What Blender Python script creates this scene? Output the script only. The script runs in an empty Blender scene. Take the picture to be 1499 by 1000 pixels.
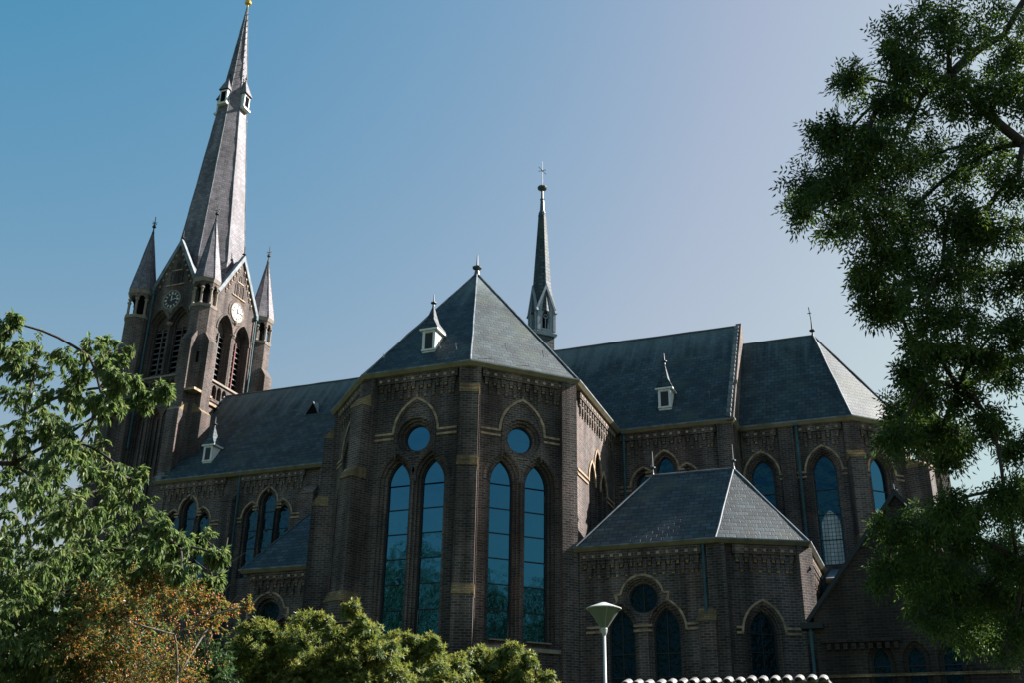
import bpy, math, random
from mathutils import Vector, Matrix
from mathutils.geometry import delaunay_2d_cdt
R = math.radians
scene = bpy.context.scene
col = scene.collection

# ---------------------------------------------------------------- camera
F_PX, PITCH, ROLL, YAW = 1560.381082, 0.418719, 0.016563, 0.376242
cam_d = bpy.data.cameras.new('camera')
cam = bpy.data.objects.new('camera', cam_d); col.objects.link(cam)
cam_d.sensor_fit = 'HORIZONTAL'; cam_d.sensor_width = 36.0
cam_d.lens = F_PX / 1499.0 * 36.0
cam_d.clip_end = 3000.0; cam_d.clip_start = 0.1
fw = Vector((-math.sin(YAW) * math.cos(PITCH), math.cos(YAW) * math.cos(PITCH), math.sin(PITCH)))
rt = Vector((math.cos(YAW), math.sin(YAW), 0)); up = rt.cross(fw)
r2 = rt * math.cos(ROLL) + up * math.sin(ROLL); u2 = up * math.cos(ROLL) - rt * math.sin(ROLL)
mw = Matrix((r2, u2, -fw)).transposed().to_4x4(); mw.translation = Vector((0, 0, 1.65))
cam.matrix_world = mw
scene.camera = cam

# ---------------------------------------------------------------- sky, sun, exposure
SUN_EL, SUN_AZ = R(37.0), R(49.0)          # azimuth from +y towards +x
world = bpy.data.worlds.new("World"); scene.world = world; world.use_nodes = True
nt = world.node_tree; bg = nt.nodes['Background']
sky = nt.nodes.new('ShaderNodeTexSky'); sky.sky_type = 'NISHITA'; sky.sun_disc = False
sky.sun_elevation = SUN_EL; sky.sun_rotation = SUN_AZ
sky.air_density = 1.8; sky.dust_density = 2.0; sky.ozone_density = 6.0; sky.altitude = 0

# grade of the air: the sky turns a deeper teal away from the sun and pales to a faint pink towards it
sep = nt.nodes.new('ShaderNodeSeparateColor'); comb = nt.nodes.new('ShaderNodeCombineColor'); nt.links.new(sky.outputs[0], sep.inputs[0])
def chan(i, gain, gam, cap_):
    p = nt.nodes.new('ShaderNodeMath'); p.operation = 'POWER'; nt.links.new(sep.outputs[i], p.inputs[0]); p.inputs[1].default_value = gam
    m = nt.nodes.new('ShaderNodeMath'); m.operation = 'MULTIPLY'; nt.links.new(p.outputs[0], m.inputs[0]); m.inputs[1].default_value = gain
    c = nt.nodes.new('ShaderNodeMath'); c.operation = 'SMOOTH_MIN'; nt.links.new(m.outputs[0], c.inputs[0]); c.inputs[1].default_value = cap_; c.inputs[2].default_value = 1.2
    nt.links.new(c.outputs[0], comb.inputs[i])
chan(1, .887, 1.0, 4.3); chan(2, 1.36, .62, 5.2)
rm = nt.nodes.new('ShaderNodeMath'); rm.operation = 'MULTIPLY_ADD'; nt.links.new(sep.outputs[0], rm.inputs[0]); rm.inputs[1].default_value = 1.895; rm.inputs[2].default_value = -1.56
ra = nt.nodes.new('ShaderNodeMath'); ra.operation = 'MAXIMUM'; nt.links.new(rm.outputs[0], ra.inputs[0]); ra.inputs[1].default_value = .23
rc = nt.nodes.new('ShaderNodeMath'); rc.operation = 'SMOOTH_MIN'; nt.links.new(ra.outputs[0], rc.inputs[0]); rc.inputs[1].default_value = 3.25; rc.inputs[2].default_value = 1.2; gl = nt.nodes.new('ShaderNodeMath'); gl.operation = 'MULTIPLY'; nt.links.new(comb.inputs[1].links[0].from_socket, gl.inputs[0]); gl.inputs[1].default_value = .83
rg = nt.nodes.new('ShaderNodeMath'); rg.operation = 'MINIMUM'; nt.links.new(rc.outputs[0], rg.inputs[0]); nt.links.new(gl.outputs[0], rg.inputs[1]); nt.links.new(rg.outputs[0], comb.inputs[0])
nt.links.new(comb.outputs[0], bg.inputs[0]); bg.inputs[1].default_value = 0.050
sd = bpy.data.lights.new('sun', 'SUN'); sd.energy = 5.0; sd.angle = R(0.5); sd.color = (1.0, 0.95, 0.90)
sun = bpy.data.objects.new('sun', sd); col.objects.link(sun)
sdir = Vector((math.sin(SUN_AZ) * math.cos(SUN_EL), math.cos(SUN_AZ) * math.cos(SUN_EL), math.sin(SUN_EL)))
sun.rotation_euler = sdir.to_track_quat('Z', 'Y').to_euler(); sun.location = (40, 40, 60)
scene.view_settings.view_transform = 'Standard'; scene.view_settings.look = 'None'
scene.view_settings.gamma = 1.0; scene.view_settings.exposure = 1.75
scene.view_settings.use_curve_mapping = False
scene.cycles.max_bounces = 6; scene.cycles.diffuse_bounces = 3; scene.cycles.glossy_bounces = 3

# ---------------------------------------------------------------- materials
def mat(name, color, rough=0.8, spec=0.3, metal=0.0, noise=0.0, nscale=3.0, bump=0.0, bscale=40.0, ior=None):
    m = bpy.data.materials.new(name); m.use_nodes = True
    t = m.node_tree; b = t.nodes['Principled BSDF']
    b.inputs['Base Color'].default_value = (*color, 1); b.inputs['Roughness'].default_value = rough
    b.inputs['Specular IOR Level'].default_value = spec; b.inputs['Metallic'].default_value = metal
    if ior: b.inputs['IOR'].default_value = ior
    geo = t.nodes.new('ShaderNodeNewGeometry')
    if noise:
        n = t.nodes.new('ShaderNodeTexNoise'); n.inputs['Scale'].default_value = nscale; n.inputs['Detail'].default_value = 6
        t.links.new(geo.outputs['Position'], n.inputs['Vector'])
        mr = t.nodes.new('ShaderNodeMapRange'); mr.inputs[1].default_value = .3; mr.inputs[2].default_value = .7
        mr.inputs[3].default_value = 1 - noise; mr.inputs[4].default_value = 1 + noise
        t.links.new(n.outputs[0], mr.inputs[0])
        mx = t.nodes.new('ShaderNodeMix'); mx.data_type = 'RGBA'; mx.blend_type = 'MULTIPLY'; mx.inputs[0].default_value = 1
        mx.inputs[6].default_value = (*color, 1); t.links.new(mr.outputs[0], mx.inputs[7])
        t.links.new(mx.outputs[2], b.inputs['Base Color'])
    if bump:
        n2 = t.nodes.new('ShaderNodeTexNoise'); n2.inputs['Scale'].default_value = bscale; n2.inputs['Detail'].default_value = 3
        t.links.new(geo.outputs['Position'], n2.inputs['Vector'])
        bp = t.nodes.new('ShaderNodeBump'); bp.inputs['Strength'].default_value = bump; bp.inputs['Distance'].default_value = .02
        t.links.new(n2.outputs[0], bp.inputs['Height']); t.links.new(bp.outputs[0], b.inputs['Normal'])
    return m

def brickmat(name, c1, c2, mortar, bw=.24, rh=.082, ms=.011, rough=.85, stain=.35, bump=.6, offset=.5, spec=.25, streak=None, rvar=0.0, weather=.35, patch=None):
    """coursed brick or slate on the metre UVs; stains from world-space noise; optional pale weather streaks below a ridge height"""
    m = bpy.data.materials.new(name); m.use_nodes = True
    t = m.node_tree; N = t.nodes; L = t.links; b = N['Principled BSDF']
    uv = N.new('ShaderNodeUVMap'); geo = N.new('ShaderNodeNewGeometry')
    # slightly wavy courses
    wn = N.new('ShaderNodeTexNoise'); wn.inputs['Scale'].default_value = 1.7; L.new(geo.outputs['Position'], wn.inputs['Vector'])
    ws = N.new('ShaderNodeVectorMath'); ws.operation = 'SCALE'; ws.inputs['Scale'].default_value = .03; L.new(wn.outputs['Color'], ws.inputs[0])
    wa = N.new('ShaderNodeVectorMath'); wa.operation = 'ADD'; L.new(uv.outputs[0], wa.inputs[0]); L.new(ws.outputs[0], wa.inputs[1])
    br = N.new('ShaderNodeTexBrick'); L.new(wa.outputs[0], br.inputs['Vector'])
    br.inputs['Scale'].default_value = 1; br.inputs['Brick Width'].default_value = bw; br.inputs['Row Height'].default_value = rh
    br.inputs['Mortar Size'].default_value = ms; br.inputs['Mortar Smooth'].default_value = .3; br.inputs['Bias'].default_value = 0
    br.offset = offset
    br.inputs['Color1'].default_value = (*c1, 1); br.inputs['Color2'].default_value = (*c2, 1); br.inputs['Mortar'].default_value = (*mortar, 1)
    n = N.new('ShaderNodeTexNoise'); n.inputs['Scale'].default_value = .55; n.inputs['Detail'].default_value = 8; n.inputs['Roughness'].default_value = .65
    L.new(geo.outputs['Position'], n.inputs['Vector'])
    mr = N.new('ShaderNodeMapRange'); mr.inputs[1].default_value = .3; mr.inputs[2].default_value = .7
    mr.inputs[3].default_value = 1 - stain; mr.inputs[4].default_value = 1 + stain; L.new(n.outputs[0], mr.inputs[0])
    mx = N.new('ShaderNodeMix'); mx.data_type = 'RGBA'; mx.blend_type = 'MULTIPLY'; mx.inputs[0].default_value = 1
    L.new(br.outputs['Color'], mx.inputs[6]); L.new(mr.outputs[0], mx.inputs[7])
    # soot streaks running down and slowly varying hue from batch to batch
    mp2 = N.new('ShaderNodeMapping'); mp2.inputs['Scale'].default_value = (1.3, 1.3, .13); L.new(geo.outputs['Position'], mp2.inputs[0])
    n4 = N.new('ShaderNodeTexNoise'); n4.inputs['Scale'].default_value = 1.5; n4.inputs['Detail'].default_value = 7; L.new(mp2.outputs[0], n4.inputs['Vector'])
    r4 = N.new('ShaderNodeMapRange'); r4.inputs[1].default_value = .38; r4.inputs[2].default_value = .62; r4.inputs[3].default_value = 1 - weather; r4.inputs[4].default_value = 1 + weather * .45; L.new(n4.outputs[0], r4.inputs[0])
    m4 = N.new('ShaderNodeMix'); m4.data_type = 'RGBA'; m4.blend_type = 'MULTIPLY'; m4.inputs[0].default_value = 1; L.new(mx.outputs[2], m4.inputs[6]); L.new(r4.outputs[0], m4.inputs[7])
    n5 = N.new('ShaderNodeTexNoise'); n5.inputs['Scale'].default_value = .9; n5.inputs['Detail'].default_value = 5; L.new(geo.outputs['Position'], n5.inputs['Vector'])
    r5 = N.new('ShaderNodeMapRange'); r5.inputs[1].default_value = .52; r5.inputs[2].default_value = .68; r5.inputs[4].default_value = .55 if patch else 0; L.new(n5.outputs[0], r5.inputs[0])
    m5 = N.new('ShaderNodeMix'); m5.data_type = 'RGBA'; m5.blend_type = 'MULTIPLY' if patch and patch[0] > .5 else 'MIX'; L.new(r5.outputs[0], m5.inputs[0]); L.new(m4.outputs[2], m5.inputs[6]); m5.inputs[7].default_value = (*(patch or (1, 1, 1)), 1)
    out = m5.outputs[2]
    if streak:
        z0, z1, sc, amt = streak
        sx = N.new('ShaderNodeSeparateXYZ'); L.new(geo.outputs['Position'], sx.inputs[0])
        g = N.new('ShaderNodeMapRange'); g.inputs[1].default_value = z0; g.inputs[2].default_value = z1; L.new(sx.outputs[2], g.inputs[0])
        mp = N.new('ShaderNodeMapping'); mp.inputs['Scale'].default_value = (2.2, .25, .22); L.new(geo.outputs['Position'], mp.inputs[0])
        sn = N.new('ShaderNodeTexNoise'); sn.inputs['Scale'].default_value = 1.6; sn.inputs['Detail'].default_value = 6; L.new(mp.outputs[0], sn.inputs['Vector'])
        ad = N.new('ShaderNodeMath'); ad.operation = 'MULTIPLY_ADD'; L.new(g.outputs[0], ad.inputs[0]); ad.inputs[1].default_value = .75; 
        sb = N.new('ShaderNodeMath'); sb.operation = 'SUBTRACT'; L.new(sn.outputs[0], sb.inputs[0]); sb.inputs[1].default_value = .75
        L.new(sb.outputs[0], ad.inputs[2])
        cl = N.new('ShaderNodeMapRange'); cl.inputs[1].default_value = 0; cl.inputs[2].default_value = .5; cl.inputs[4].default_value = amt; L.new(ad.outputs[0], cl.inputs[0])
        m2 = N.new('ShaderNodeMix'); m2.data_type = 'RGBA'; L.new(cl.outputs[0], m2.inputs[0]); L.new(out, m2.inputs[6]); m2.inputs[7].default_value = (*sc, 1)
        out = m2.outputs[2]
    L.new(out, b.inputs['Base Color'])
    b.inputs['Roughness'].default_value = rough; b.inputs['Specular IOR Level'].default_value = spec
    if rvar:
        rn = N.new('ShaderNodeMapRange'); rn.inputs[1].default_value = .3; rn.inputs[2].default_value = .7
        rn.inputs[3].default_value = rough - rvar; rn.inputs[4].default_value = rough + rvar
        L.new(n.outputs[0], rn.inputs[0]); L.new(rn.outputs[0], b.inputs['Roughness'])
    # bump: mortar joints + grain
    n3 = N.new('ShaderNodeTexNoise'); n3.inputs['Scale'].default_value = 25; L.new(geo.outputs['Position'], n3.inputs['Vector'])
    h = N.new('ShaderNodeMath'); h.operation = 'MULTIPLY_ADD'; L.new(n3.outputs[0], h.inputs[0]); h.inputs[1].default_value = .6
    iv = N.new('ShaderNodeMath'); iv.operation = 'SUBTRACT'; iv.inputs[0].default_value = 1; L.new(br.outputs['Fac'], iv.inputs[1])
    L.new(iv.outputs[0], h.inputs[2])
    bp = N.new('ShaderNodeBump'); bp.inputs['Strength'].default_value = bump; bp.inputs['Distance'].default_value = .02
    L.new(h.outputs[0], bp.inputs['Height']); L.new(bp.outputs[0], b.inputs['Normal'])
    return m

M = {}
M['brick'] = brickmat('brown_brick', (.048, .036, .032), (.115, .080, .067), (.175, .160, .148), patch=(1.22, .97, .90), weather=.5, stain=.45)
M['brick_shaded'] = brickmat('shade_darkened_brick', (.026, .018, .016), (.050, .034, .028), (.06, .055, .05))  # sacristy brick, with the surrounding shade painted in as a darker colour
M['yellow'] = brickmat('yellow_brick', (.24, .16, .075), (.36, .25, .125), (.13, .11, .085), bw=.2, rh=.06, stain=.45, weather=.5)
M['trim'] = mat('buff_trim', (.31, .225, .145), .85, noise=.5, nscale=5, bump=.5, bscale=18)
M['slate'] = brickmat('church_slate', (.013, .029, .036), (.042, .064, .072), (.005, .010, .012), bw=.30, rh=.21, ms=.016, rough=.72, stain=.35, bump=.8, spec=.42, streak=(18.4, 21.4, (.15, .19, .19), .6), rvar=.05, patch=(.045, .060, .038))
M['slate_low'] = brickmat('annex_slate', (.019, .036, .045), (.056, .078, .088), (.006, .010, .013), bw=.34, rh=.19, ms=.018, rough=.70, stain=.25, bump=.7, spec=.42, rvar=.05, patch=(.06, .07, .045))
M['spire'] = brickmat('spire_slate', (.115, .104, .116), (.205, .185, .203), (.055, .052, .056), bw=.26, rh=.15, ms=.010, rough=.66, stain=.25, bump=.6, spec=.3)
M['lead'] = mat('lead', (.14, .16, .175), .7, spec=.3, noise=.5, nscale=3)
M['lead_dark'] = mat('dark_lead', (.05, .062, .07), .5, spec=.5, noise=.25)
M['gutter'] = mat('olive_gutter', (.19, .165, .10), .6, noise=.2)
M['white'] = mat('white_paint', (.62, .62, .60), .6, noise=.12, nscale=6)
M['grey_paint'] = mat('grey_blue_paint', (.19, .225, .255), .6, noise=.2, nscale=6)
M['pipe'] = mat('verdigris_pipe', (.03, .085, .10), .65, noise=.35)
M['iron'] = mat('black_iron', (.02, .022, .025), .6)
M['void'] = mat('dark_void', (.008, .008, .009), .95, spec=0)
M['bars'] = mat('glazing_bar', (.022, .024, .027), .6)
M['stone'] = mat('weathered_stone', (.24, .20, .165), .85, noise=.2, nscale=5)
M['louver'] = mat('grey_louver', (.13, .12, .115), .8, noise=.3)
M['red_wood'] = mat('dull_red_wood', (.16, .05, .045), .7, noise=.2)
M['dial_dark'] = mat('black_dial', (.02, .022, .026), .5)
M['dial_white'] = mat('cream_numerals', (.62, .60, .52), .6)
M['gold'] = mat('gilt', (.55, .38, .10), .35, metal=.8)
M['far_light'] = brickmat('leaded_far_light', (.30, .38, .40), (.45, .52, .52), (.02, .022, .025), bw=.13, rh=.15, ms=.014, rough=.25, stain=.35, bump=.1, offset=0, spec=.6)  # paints in the daylight of the opposite windows seen through the pane
def glassmat(name, c, nscale=.35, strength=.05, ior=2.2):
    m = mat(name, c, .03, spec=.5, ior=ior)
    t = m.node_tree; b = t.nodes['Principled BSDF']; b.inputs['Specular Tint'].default_value = (.12, .60, 1, 1)
    geo = t.nodes['Geometry']
    n = t.nodes.new('ShaderNodeTexNoise'); n.inputs['Scale'].default_value = nscale; n.inputs['Detail'].default_value = 2
    t.links.new(geo.outputs['Position'], n.inputs['Vector'])
    bp = t.nodes.new('ShaderNodeBump'); bp.inputs['Strength'].default_value = strength; bp.inputs['Distance'].default_value = .25
    t.links.new(n.outputs[0], bp.inputs['Height']); t.links.new(bp.outputs[0], b.inputs['Normal'])
    return m
M['glass'] = glassmat('protective_glass', (.006, .010, .013), nscale=1.2, strength=.05, ior=2.5)
M['glass_dim'] = glassmat('dull_glass', (.008, .014, .018), nscale=2.5, strength=.25, ior=1.6)
M['stained'] = glassmat('stained_glass', (.008, .014, .014), nscale=6, strength=.5, ior=1.3)

# ---------------------------------------------------------------- mesh helpers
class MB:
    """collects faces in world metres, builds ONE mesh object with metre UVs"""
    def __init__(s): s.v = []; s.f = []; s.m = []; s.mats = []
    def mi(s, k):
        if k not in s.mats: s.mats.append(k)
        return s.mats.index(k)
    def face(s, pts, k):
        i = len(s.v); s.v += [tuple(p) for p in pts]; s.f.append(tuple(range(i, i + len(pts)))); s.m.append(s.mi(k))
    def mesh(s, vs, fs, k):
        i = len(s.v); s.v += [tuple(p) for p in vs]; mi = s.mi(k)
        for f in fs: s.f.append(tuple(a + i for a in f)); s.m.append(mi)
    def box(s, c, u, n, w, d, h, k, taper=1.0):
        """box standing on c (bottom centre), u/n horizontal axes"""
        c = Vector(c); u = Vector(u); n = Vector(n); z = Vector((0, 0, 1)); vs = []
        for zz, t in ((0, 1), (h, taper)):
            for a, b in ((-1, -1), (1, -1), (1, 1), (-1, 1)):
                vs.append(c + u * (a * w / 2 * t) + n * (b * d / 2 * t) + z * zz)
        s.mesh(vs, [(3, 2, 1, 0), (4, 5, 6, 7), (0, 1, 5, 4), (1, 2, 6, 5), (2, 3, 7, 6), (3, 0, 4, 7)], k)
    def prism(s, base, top, k, cap=True):
        n = len(base); vs = list(base) + list(top)
        s.mesh(vs, [(i, (i + 1) % n, n + (i + 1) % n, n + i) for i in range(n)], k)
        if cap: s.face(top, k); s.face(list(reversed(base)), k)
    def cone(s, base, tip, k):
        n = len(base)
        for i in range(n): s.face([base[i], base[(i + 1) % n], tip], k)
    def tube(s, pts, rad, k, n=6):
        pts = [Vector(p) for p in pts]
        if not hasattr(rad, '__len__'): rad = [rad] * len(pts)
        vs = []; ref = None
        for i, p in enumerate(pts):
            d = (pts[min(i + 1, len(pts) - 1)] - pts[max(i - 1, 0)])
            d = d.normalized() if d.length > 1e-9 else Vector((0, 0, 1))
            if ref is None:
                ref = d.orthogonal().normalized()
            ref = (ref - d * ref.dot(d)); ref = ref.normalized() if ref.length > 1e-6 else d.orthogonal().normalized()
            b = d.cross(ref)
            for j in range(n):
                a = 2 * math.pi * j / n
                vs.append(p + (ref * math.cos(a) + b * math.sin(a)) * rad[i])
        fs = []
        for i in range(len(pts) - 1):
            for j in range(n):
                fs.append((i * n + j, i * n + (j + 1) % n, (i + 1) * n + (j + 1) % n, (i + 1) * n + j))
        fs.append(tuple(range(n - 1, -1, -1))); fs.append(tuple((len(pts) - 1) * n + j for j in range(n)))
        s.mesh(vs, fs, k)
    def lathe(s, c, prof, k, n=12):
        """prof: list of (radius, z)"""
        c = Vector(c); vs = []; fs = []
        for r, z in prof:
            for j in range(n):
                a = 2 * math.pi * j / n; vs.append(c + Vector((r * math.cos(a), r * math.sin(a), z)))
        for i in range(len(prof) - 1):
            for j in range(n): fs.append((i * n + j, i * n + (j + 1) % n, (i + 1) * n + (j + 1) % n, (i + 1) * n + j))
        s.mesh(vs, fs, k)
    def build(s, name, parent=None, smooth=False, label=None):
        me = bpy.data.meshes.new(name); me.from_pydata(s.v, [], s.f)
        for k in s.mats: me.materials.append(M[k])
        me.polygons.foreach_set('material_index', s.m)
        if smooth: me.polygons.foreach_set('use_smooth', [True] * len(s.f))
        uvl = me.uv_layers.new(name='UVMap'); data = [0.0] * (2 * len(me.loops)); Z = Vector((0, 0, 1))
        for p in me.polygons:
            nn = p.normal
            if abs(nn.z) > .97: t, b = Vector((1, 0, 0)), Vector((0, 1, 0))
            else:
                t = Z.cross(nn).normalized(); b = nn.cross(t)
            for li in p.loop_indices:
                co = me.vertices[me.loops[li].vertex_index].co
                data[2 * li] = co.dot(t); data[2 * li + 1] = co.dot(b)
        uvl.data.foreach_set('uv', data)
        me.update()
        o = bpy.data.objects.new(name, me); col.objects.link(o)
        if parent: o.parent = parent
        if label: o['label'] = label
        return o

def thing(name, label, cat, loc=(0, 0, 0), group=None):
    o = bpy.data.objects.new(name, None); col.objects.link(o); o['label'] = label; o['category'] = cat
    if group: o['group'] = group
    o.empty_display_size = .5
    return o

class Plane:
    """vertical wall plane: point (x,y) at u=0, direction u; outward normal n"""
    def __init__(s, p0, p1):
        s.o = Vector((p0[0], p0[1], 0)); d = Vector((p1[0] - p0[0], p1[1] - p0[1], 0)); s.len = d.length
        s.u = d.normalized(); s.n = Vector((s.u.y, -s.u.x, 0))
    def at(s, u, z, out=0.0): return s.o + s.u * u + s.n * out + Vector((0, 0, z))

def arc_pts(cx, cz, r, a0, a1, n): return [(cx + r * math.cos(a0 + (a1 - a0) * i / n), cz + r * math.sin(a0 + (a1 - a0) * i / n)) for i in range(n + 1)]
def lancet(cu, w, zb, zs, h, off=0.0, n=9):
    """pointed opening, half width w, spring zs, apex zs+h, grown by off; counter-clockwise from bottom left"""
    r = (w * w + h * h) / (2 * w); e = r - w; ro = r + off
    ht = math.sqrt(max(ro * ro - e * e, 1e-6)); a = math.atan2(ht, e)
    right = arc_pts(cu - e, zs, ro, 0, a, n); left = [(2 * cu - x, z) for x, z in reversed(right)][1:]
    return [(cu - w - off, zb - off * .3), (cu + w + off, zb - off * .3)] + right + left
def circle(cu, cz, r, n=24): return [(cu + r * math.cos(2 * math.pi * i / n), cz + r * math.sin(2 * math.pi * i / n)) for i in range(n)]
def hoodline(cu, w, zs, h, off, n=9, foot=0.0):
    l = lancet(cu, w, zs, zs, h, off, n)[2:]
    if foot: l = [(l[0][0], zs - foot)] + l + [(l[-1][0], zs - foot)]
    return l

def wall(mb, pl, outline, openings, k='brick', kr=None):
    """wall sheet with real openings. opening = list of loops outermost first, then depths after each loop"""
    vs = [Vector(p) for p in outline]; faces = [list(range(len(outline)))]
    for op in openings:
        i = len(vs); vs += [Vector(p) for p in op['loops'][0]]; faces.append(list(range(i, len(vs))))
    ov, oe, of, a1, a2, orf = delaunay_2d_cdt(vs, [], faces, 1, 1e-5)
    mb_v = [pl.at(p.x, p.y) for p in ov]
    fs = []
    for f, src in zip(of, orf):
        if len(src) == 1 and src[0] == 0: fs.append(tuple(f))
    mb.mesh(mb_v, fs, k)
    for op in openings:
        d = 0.0; kk = kr or k
        for j, lp in enumerate(op['loops']):
            dn = op['depths'][j]; n = len(lp)
            vs2 = [pl.at(u, z, -d) for u, z in lp] + [pl.at(u, z, -dn) for u, z in lp]
            mb.mesh(vs2, [(i, (i + 1) % n, n + (i + 1) % n, n + i) for i in range(n)], kk)
            if j + 1 < len(op['loops']):
                nx = op['loops'][j + 1]
                vs3 = [pl.at(u, z, -dn) for u, z in lp] + [pl.at(u, z, -dn) for u, z in nx]
                mb.mesh(vs3, [(i, (i + 1) % n, n + (i + 1) % n, n + i) for i in range(n)], kk)
            d = dn

def ribbon(mb, pl, pts, w, out0, out1, k):
    """moulding strip along a polyline on a wall plane, w wide, proud from out0 to out1"""
    n = len(pts); L_, R_ = [], []
    for i, p in enumerate(pts):
        a = Vector(pts[max(i - 1, 0)]); b = Vector(pts[min(i + 1, n - 1)]); d = (b - a).normalized(); q = Vector((-d.y, d.x))
        if 0 < i < n - 1:
            d1 = (Vector(p) - a).normalized(); c = max(.35, d1.dot(d)); s = 1 / c
        else: s = 1
        L_.append(Vector(p) + q * w / 2 * s); R_.append(Vector(p) - q * w / 2 * s)
    for i in range(n - 1):
        a, b, c, d = L_[i], L_[i + 1], R_[i + 1], R_[i]
        f = [pl.at(x.x, x.y, out1) for x in (a, b, c, d)]; bk = [pl.at(x.x, x.y, out0) for x in (a, b, c, d)]
        mb.face(list(reversed(f)), k)
        mb.face([f[0], f[1], bk[1], bk[0]], k); mb.face([f[3], bk[3], bk[2], f[2]], k)
        if i == 0: mb.face([f[0], bk[0], bk[3], f[3]], k)
        if i == n - 2: mb.face([f[1], f[2], bk[2], bk[1]], k)

def window(parent, pl, loop, depth, bars, glass='glass', mull=0, frame=.045, name='window', far_light_panel=None, label=None):
    """window part: frame ring and glazing bars, with its pane as a sub-part"""
    mb = MB(); n = len(loop)
    cu = sum(p[0] for p in loop) / n; cz = sum(p[1] for p in loop) / n
    us = [p[0] for p in loop]; zs = [p[1] for p in loop]; w = (max(us) - min(us)) / 2; hh = (max(zs) - min(zs)) / 2
    mu = (max(us) + min(us)) / 2; mz = (max(zs) + min(zs)) / 2
    inner = [(mu + (u - mu) * (1 - frame / w), mz + (z - mz) * (1 - frame / hh)) for u, z in loop]
    a = [pl.at(u, z, -depth + .05) for u, z in loop]; b = [pl.at(u, z, -depth + .05) for u, z in inner]; c = [pl.at(u, z, -depth) for u, z in inner]
    for i in range(n):
        j = (i + 1) % n
        mb.face([a[i], a[j], b[j], b[i]], 'bars'); mb.face([b[i], b[j], c[j], c[i]], 'bars')
    def half(z):
        xs = []
        for i in range(n):
            p, q = inner[i], inner[(i + 1) % n]
            if (p[1] - z) * (q[1] - z) < 0: xs.append(p[0] + (q[0] - p[0]) * (z - p[1]) / (q[1] - p[1]))
        return (min(xs), max(xs)) if len(xs) >= 2 else None
    for z in bars:
        h = half(z)
        if h: mb.box(pl.at((h[0] + h[1]) / 2, z - .017, -depth + .02), pl.u, pl.n, h[1] - h[0], .04, .027, 'bars')
    for i in range(mull):
        u = min(us) + (max(us) - min(us)) * (i + 1) / (mull + 1)
        zt = max(zs) - .12 if mull > 1 else max(zs) - frame
        mb.box(pl.at(u, min(zs) + frame, -depth + .015), pl.u, pl.n, .03, .03, zt - min(zs) - frame, 'bars')
    o = mb.build(name, parent, label=label)
    pm = MB()
    # each glazing field is very slightly out of true, as old glazing is
    zl = [min(zs) - .01] + sorted(bars) + [max(zs) + .01]
    rnd = random.Random(int(cu * 100 + cz * 1000))
    ov, oe, of, a1, a2, orf = delaunay_2d_cdt([Vector(p) for p in inner], [], [list(range(n))], 1, 1e-5)
    pts = []
    fields = []
    for zi in range(len(zl) - 1):
        z0, z1 = zl[zi], zl[zi + 1]
        poly = [Vector(p) for p in inner]
        for sgn, zc in ((1, z0), (-1, z1)):
            outp = []
            for i in range(len(poly)):
                p, q = poly[i], poly[(i + 1) % len(poly)]
                ip, iq = sgn * (p.y - zc) >= 0, sgn * (q.y - zc) >= 0
                if ip: outp.append(p)
                if ip != iq: outp.append(p + (q - p) * ((zc - p.y) / (q.y - p.y)))
            poly = outp
            if not poly: break
        if len(poly) < 3: continue
        tu, tz = rnd.uniform(-.014, .014), rnd.uniform(-.010, .010); zm = sum(p.y for p in poly) / len(poly)
        pm.face([pl.at(p.x, p.y, -depth + .003 + (p.x - mu) * tu + (p.y - zm) * tz) for p in poly], glass)
    if far_light_panel:
        pm.face([pl.at(u, z, -depth + .012) for u, z in far_light_panel], 'far_light')
    pm.build('pane', o)
    return o

def corbels(pl, u0, u1, ztop, step=.31):
    mb = MB()
    """brick corbel table: projecting band on stepped corbels with buff headers"""
    L_ = u1 - u0; n = max(2, round(L_ / step)); st = L_ / n
    mb.box(pl.at((u0 + u1) / 2, ztop - .30, .065), pl.u, pl.n, L_, .126, .30, 'brick')
    for i in range(n):
        u = u0 + st * (i + .5); v = u + st / 2 if i < n - 1 else u - st * .1
        mb.box(pl.at(u, ztop - .235, .10), pl.u, pl.n, .10, .10, .085, 'trim')
        mb.box(pl.at(u, ztop - .46, .05), pl.u, pl.n, .15, .096, .16, 'brick')
        mb.box(pl.at(u, ztop - .555, .035), pl.u, pl.n, .09, .067, .095, 'yellow')
        mb.box(pl.at(v, ztop - .62, .03), pl.u, pl.n, .13, .057, .32, 'brick')
        mb.box(pl.at(v, ztop - .78, .03), pl.u, pl.n, .11, .055, .16, 'brick')
        mb.box(pl.at(v, ztop - .86, .022), pl.u, pl.n, .085, .041, .08, 'yellow')
    return mb.build('corbel_table', church)

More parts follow.
